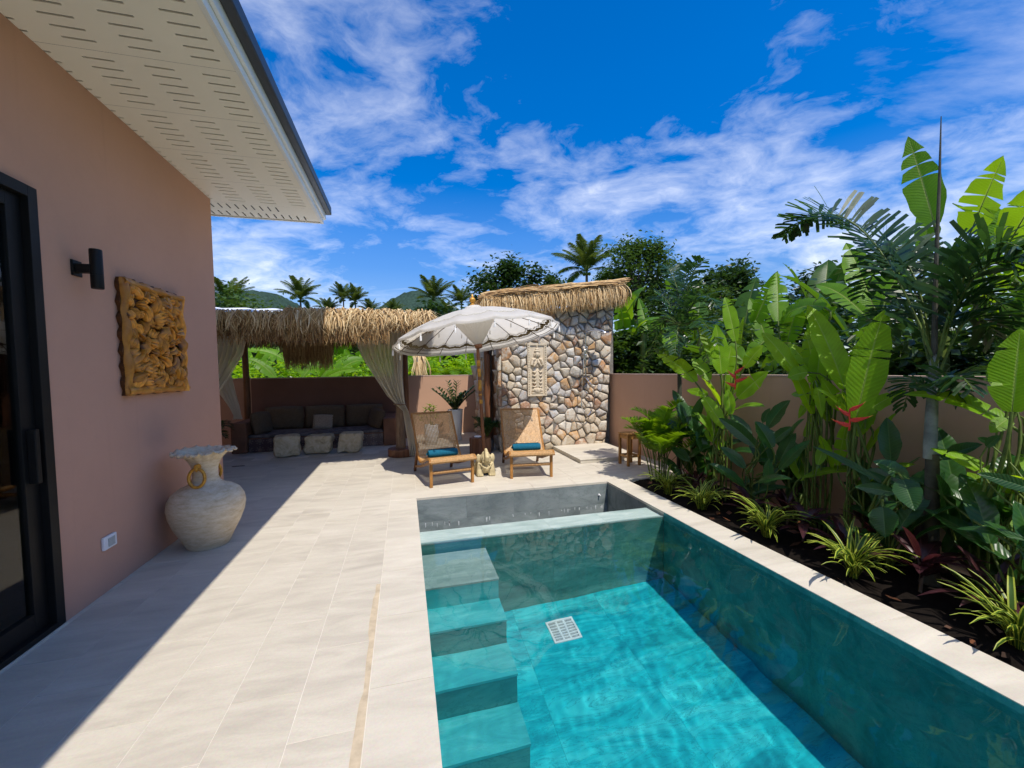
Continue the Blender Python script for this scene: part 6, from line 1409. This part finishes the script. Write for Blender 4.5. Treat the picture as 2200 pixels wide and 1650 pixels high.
# ------------------------------------------------------------------ broadleaf trees and thickets
def foliage(b, cen, rad, n, R, ls, clumps=40, flat=1.0):
    cs = []
    for _ in range(clumps):
        d = V((R.gauss(0, 1), R.gauss(0, 1), R.gauss(0, 1))).normalized()*R.uniform(.35, 1.0)**.6; cs.append((V((d.x*rad[0], d.y*rad[1], d.z*rad[2]))+V(cen), R.uniform(.16, .34)))
    rm = (rad[0]+rad[1]+rad[2])/3
    for i in range(n):
        c, k = cs[i % clumps]; p = c+V((R.gauss(0, 1), R.gauss(0, 1), R.gauss(0, .8)))*(k*rm*.62); L = ls*R.uniform(.7, 1.3)
        a = R.random()*6.283; e = R.uniform(-.7, .5); d = V((math.cos(a)*math.cos(e), math.sin(a)*math.cos(e), math.sin(e))); nn = V((R.gauss(0, .6), R.gauss(0, .6), 1)); s = d.cross(nn).normalized()*L*.24; up = s.cross(d).normalized()*L*.05
        b.add([p, p+d*L*.45+s+up, p+d*L, p+d*L*.45-s+up], [(0, 1, 2), (0, 2, 3)], 0, [(0, 0), (1, .5), (0, 1), (-1, .5)], R.random())
    return cs
def tree(label, x, y, zc, rad, n, ls, m, seed, clumps=46):
    t = thing('broadleaf_tree', label, 'tree', (x, y, -.12), 0, 'trees beyond the walls'); R = random.Random(seed); b = MB(); cs = foliage(b, (0, 0, zc), rad, n, R, ls, clumps); stuff(b.obj('crown', MT[m], t, smooth=False))
    b = MB(); hb = max(.8, zc-rad[2]*.7); b.tube([(0, 0, 0), (.05, 0, hb*.5), (0, 0, hb), (.05, .05, zc)], [.16, .13, .11, .05], 9); b.obj('trunk', MT['trunk'], t)
    for c, k in cs[::4]: q = MB(); q.tube(bez(V((0, 0, hb)), V((c.x*.4, c.y*.4, (hb+c.z)/2+.2)), c, 6), [.06, .05, .04, .03, .02, .01], 5); q.obj('limb', MT['trunk'], t)
tree('dark dense tree showing above the left end of the grass thatch', 6.9, 25, 6.9, (3.0, 2.2, 1.6), 8500, .30, 'tree2', 3)
tree('airy fine-leaved tree right of the grass thatch roof', 11.0, 18, 6.0, (1.75, 1.7, 2.0), 15000, .19, 'tree1', 4, 70)
tree('round-leaved glossy tree left of the banana leaves', 12.5, 14, 4.6, (1.35, 1.4, 1.5), 7500, .23, 'tree2', 5)
tree('low leafy tree filling the gap behind the slender foxtail palm', 10.2, 13.0, 3.3, (1.8, 1.4, 1.5), 9000, .18, 'tree1', 6)
tree('feathery dark treetop between banana leaves on the right skyline', 14.5, 11.5, 4.6, (1.2, 1.2, .8), 1800, .20, 'tree2', 7, 24)
tree('dark leafy tree in the shade behind the umbrella', 1.4, 19, 2.2, (2.4, 1.2, 1.6), 4200, .24, 'tree2', 8)
tree('bushy tree behind the pavilion on its left', -8.0, 24, 4.0, (3.2, 2, 2.1), 4200, .28, 'tree1', 9)
tree('low wooded clump under the coconut palms over the pavilion', -6, 52, 5.4, (12, 3, 1.9), 5200, .75, 'tree1', 10, 70)
tree('low wooded clump left of the umbrella under the full coconut palm', 5.5, 50, 7.0, (6, 3, 2.6), 3200, .75, 'tree2', 12, 40)
def thicket(label, c, rad, n, ls, m, seed):
    b = MB(); R = random.Random(seed); foliage(b, (0, 0, 0), rad, n, R, ls, 60); t = thing('shrub', label, 'shrub', c, 0, 'shrubs beyond the walls'); stuff(b.obj('foliage', MT[m], t, smooth=False))
    b = MB(); [b.tube([(R.uniform(-.6, .6)*rad[0], R.uniform(-.4, .4)*rad[1], -c[2]-.1), (R.uniform(-.6, .6)*rad[0], 0, 0)], .02, 5) for _ in range(6)]; b.obj('stem', MT['trunk'], t)
thicket('leafy shrub over the wall just right of the shower enclosure', (5.4, 8.4, 1.5), (.8, 1.0, .9), 4200, .15, 'shrub', 1)
thicket('dense shrub squeezed against the outer corner of the shower enclosure', (4.95, 8.75, 1.75), (.42, .6, .9), 3200, .14, 'shrub', 11)
thicket('leafy shrub behind the first heliconia over the wall', (6.2, 6.6, 1.5), (1.0, 1.4, .9), 4200, .16, 'shrub', 2)
thicket('leafy shrub behind the middle heliconias over the wall', (5.9, 4.2, 1.4), (.9, 1.5, .8), 4200, .15, 'shrub', 3)
thicket('leafy shrub in shade behind the foxtail trunk', (5.5, 2.2, 1.5), (.7, 1.4, .8), 3800, .14, 'tree2', 4)
thicket('sunny bright shrubs seen low through the pavilion opening', (-2.2, 13.6, 1.45), (3.2, .8, .62), 5200, .16, 'helic', 5)
thicket('sunny undergrowth behind the back wall near the umbrella', (.9, 13.0, 1.4), (1.6, .8, .7), 3000, .16, 'helic', 6)
thicket('dark hedge mass behind the thicket on the right', (9.0, 8.0, 1.9), (1.6, 5.0, 1.5), 6500, .24, 'tree2', 7)
thicket('dark hedge mass in the shade far behind the pavilion', (-2.5, 19.5, 2.0), (7.0, 1.2, 1.5), 6500, .30, 'tree2', 8)
# dry banana trash and a drooping palm frond beside the curtain
def build_misc_plants():
    R = random.Random(6)
    t = thing('dry_leaf_bundle', 'pale bundle of dry hanging leaves over the back wall beside the curtain', 'dry leaves', (.42, 11.75, 1.2)); b = MB()
    strands(b, 130, lambda r: (r.gauss(0, .05), r.gauss(0, .05), .95), .75, R, .14, .16, (.008, .02), 5, V((0, -1, 0)), V((1, 0, 0)), (.6, 1)); stuff(b.obj('dry_strips', MT['thatch'], t, smooth=False)); MB().tube([(0, 0, -1.2), (.02, 0, 0), (0, 0, .98)], .03, 8).obj('stalk', MT['trunk'], t)
    t = thing('areca_palm', 'bright arching palm fronds over the back wall left of the stone enclosure', 'palm', (1.2, 12.3, -.12))
    for a in range(9):
        an = a*.7; p0 = V((1.2, 12.3, 1.1)); d = V((math.cos(an), math.sin(an), 0)); palm_fr(t, p0, p0+d*.35+V((0, 0, .9)), p0+d*R.uniform(.7, 1.0)+V((0, 0, R.uniform(.1, .55))), R, MT['areca'], MT['stem'], nl=34, ll=.34, lw=.011, droop=.45, rad=.010)
    MB().tube([(0, 0, 0), (0, 0, 1.3)], [.05, .03], 8).obj('stalk', MT['stem'], t)
    # plant in the tall white planter
    t = thing('potted_plant', 'glossy arching plant growing in the tall white planter', 'potted plant', (1.17, 9.95, .66)); o = V(t.location)
    for i in range(17):
        a = i*2.4; e = R.uniform(.95, 1.5); L = R.uniform(.45, .78); d = V((math.cos(a)*math.cos(e), math.sin(a)*math.cos(e), math.sin(e))); b = MB(); mid = bez(V((0, 0, 0)), d*L*.6, d*L+V((math.cos(a)*.12, math.sin(a)*.12, -.05)), 9); b.tube(mid, .007, 5, 1)
        for k in range(2, 9):
            tt = (mid[k]-mid[k-1]).normalized(); sd = tt.cross(V((0, 0, 1))).normalized()
            for s in (-1, 1):
                dd = (sd*s+tt*.7+V((0, 0, .25))).normalized(); p0 = mid[k]; p1 = p0+dd*R.uniform(.10, .15); blade(b, p0, (p0+p1)/2+V((0, 0, .01)), p1, .026, V((0, 0, 1)), R, .2, 0, 0, 6, .7, m=1)
        put('frond', b.mesh('frond', [MT['pot'], MT['stem']]), t)
    t = thing('potted_plant', 'young sprigs sprouting from the pot behind the cane lounger', 'potted plant', (.56, 9.45, .39)); o = V(t.location)
    for x, y, h in ((-.22, .0, .25), (-.12, .05, .42), (-.03, -.03, .50), (.06, .04, .46), (.12, 0, .30), (.0, .08, .36)):
        b = MB(); b.tube([(x*.3, y*.3, 0), (x*.8, y, h*.6), (x, y, h)], .006, 5, 1)
        for k in range(9):
            a = k*2.4; p0 = V((x, y, h-.05*(k//3))); d = V((math.cos(a), math.sin(a), .45)).normalized(); p1 = p0+d*.11; blade(b, p0, (p0+p1)/2+V((0, 0, .01)), p1, .020, V((0, 0, 1)), R, .2, 0, 0, 6, .7, m=1)
        put('sprig', b.mesh('sprig', [MT['areca'], MT['stem']]), t)
    # spiky cycad by the log
    t = thing('cycad', 'dark spiky cycad in shade between the stump and stone wall', 'potted plant', (1.60, 8.20, 0)); MB().lathe([(0, 0), (.10, 0), (.13, .05), (.14, .24), (.13, .26), (0, .25)], 20).obj('pot', MT['charcoal'], t)
    for i in range(16):
        a = i*2.4; p0 = V((1.60, 8.20, .30)); d = V((math.cos(a), math.sin(a), 0)); palm_fr(t, p0, p0+d*.15+V((0, 0, .34)), p0+d*R.uniform(.26, .36)+V((0, 0, R.uniform(.15, .42))), R, MT['pot'], MT['stem'], nl=26, ll=.12, lw=.006, droop=.05, rad=.006)
    t = thing('fern', 'dark leafy plant in the shade beside the left sofa arm', 'potted plant', (-3.75, 9.3, 0)); MB().lathe([(0, 0), (.13, 0), (.17, .32), (.155, .33), (0, .29)], 20).obj('pot', MT['terracotta'], t)
    for i in range(16):
        a = i*2.4; p0 = V((-3.75, 9.3, .3)); d = V((math.cos(a), math.sin(a), 0)); palm_fr(t, p0, p0+d*.2+V((0, 0, .5)), p0+d*R.uniform(.3, .5)+V((0, 0, R.uniform(.1, .5))), R, MT['pot'], MT['stem'], nl=20, ll=.16, lw=.010, droop=.3, rad=.006)
    b = MB()   # dry grass tuft in front of the stump
    strands(b, 60, lambda r: (r.gauss(0, .02), r.gauss(0, .02), .0), -.20, R, .35, .3, (.003, .006), 4, V((0, -1, 0)), V((1, 0, 0)), (.5, 1)); tag(b.obj('dry_grass_tuft', MT['grass_thatch'], None, (1.26, 6.82, .01), smooth=False), 'tuft of dry straw sticking up behind the elephant statue', 'dry grass')
build_misc_plants()
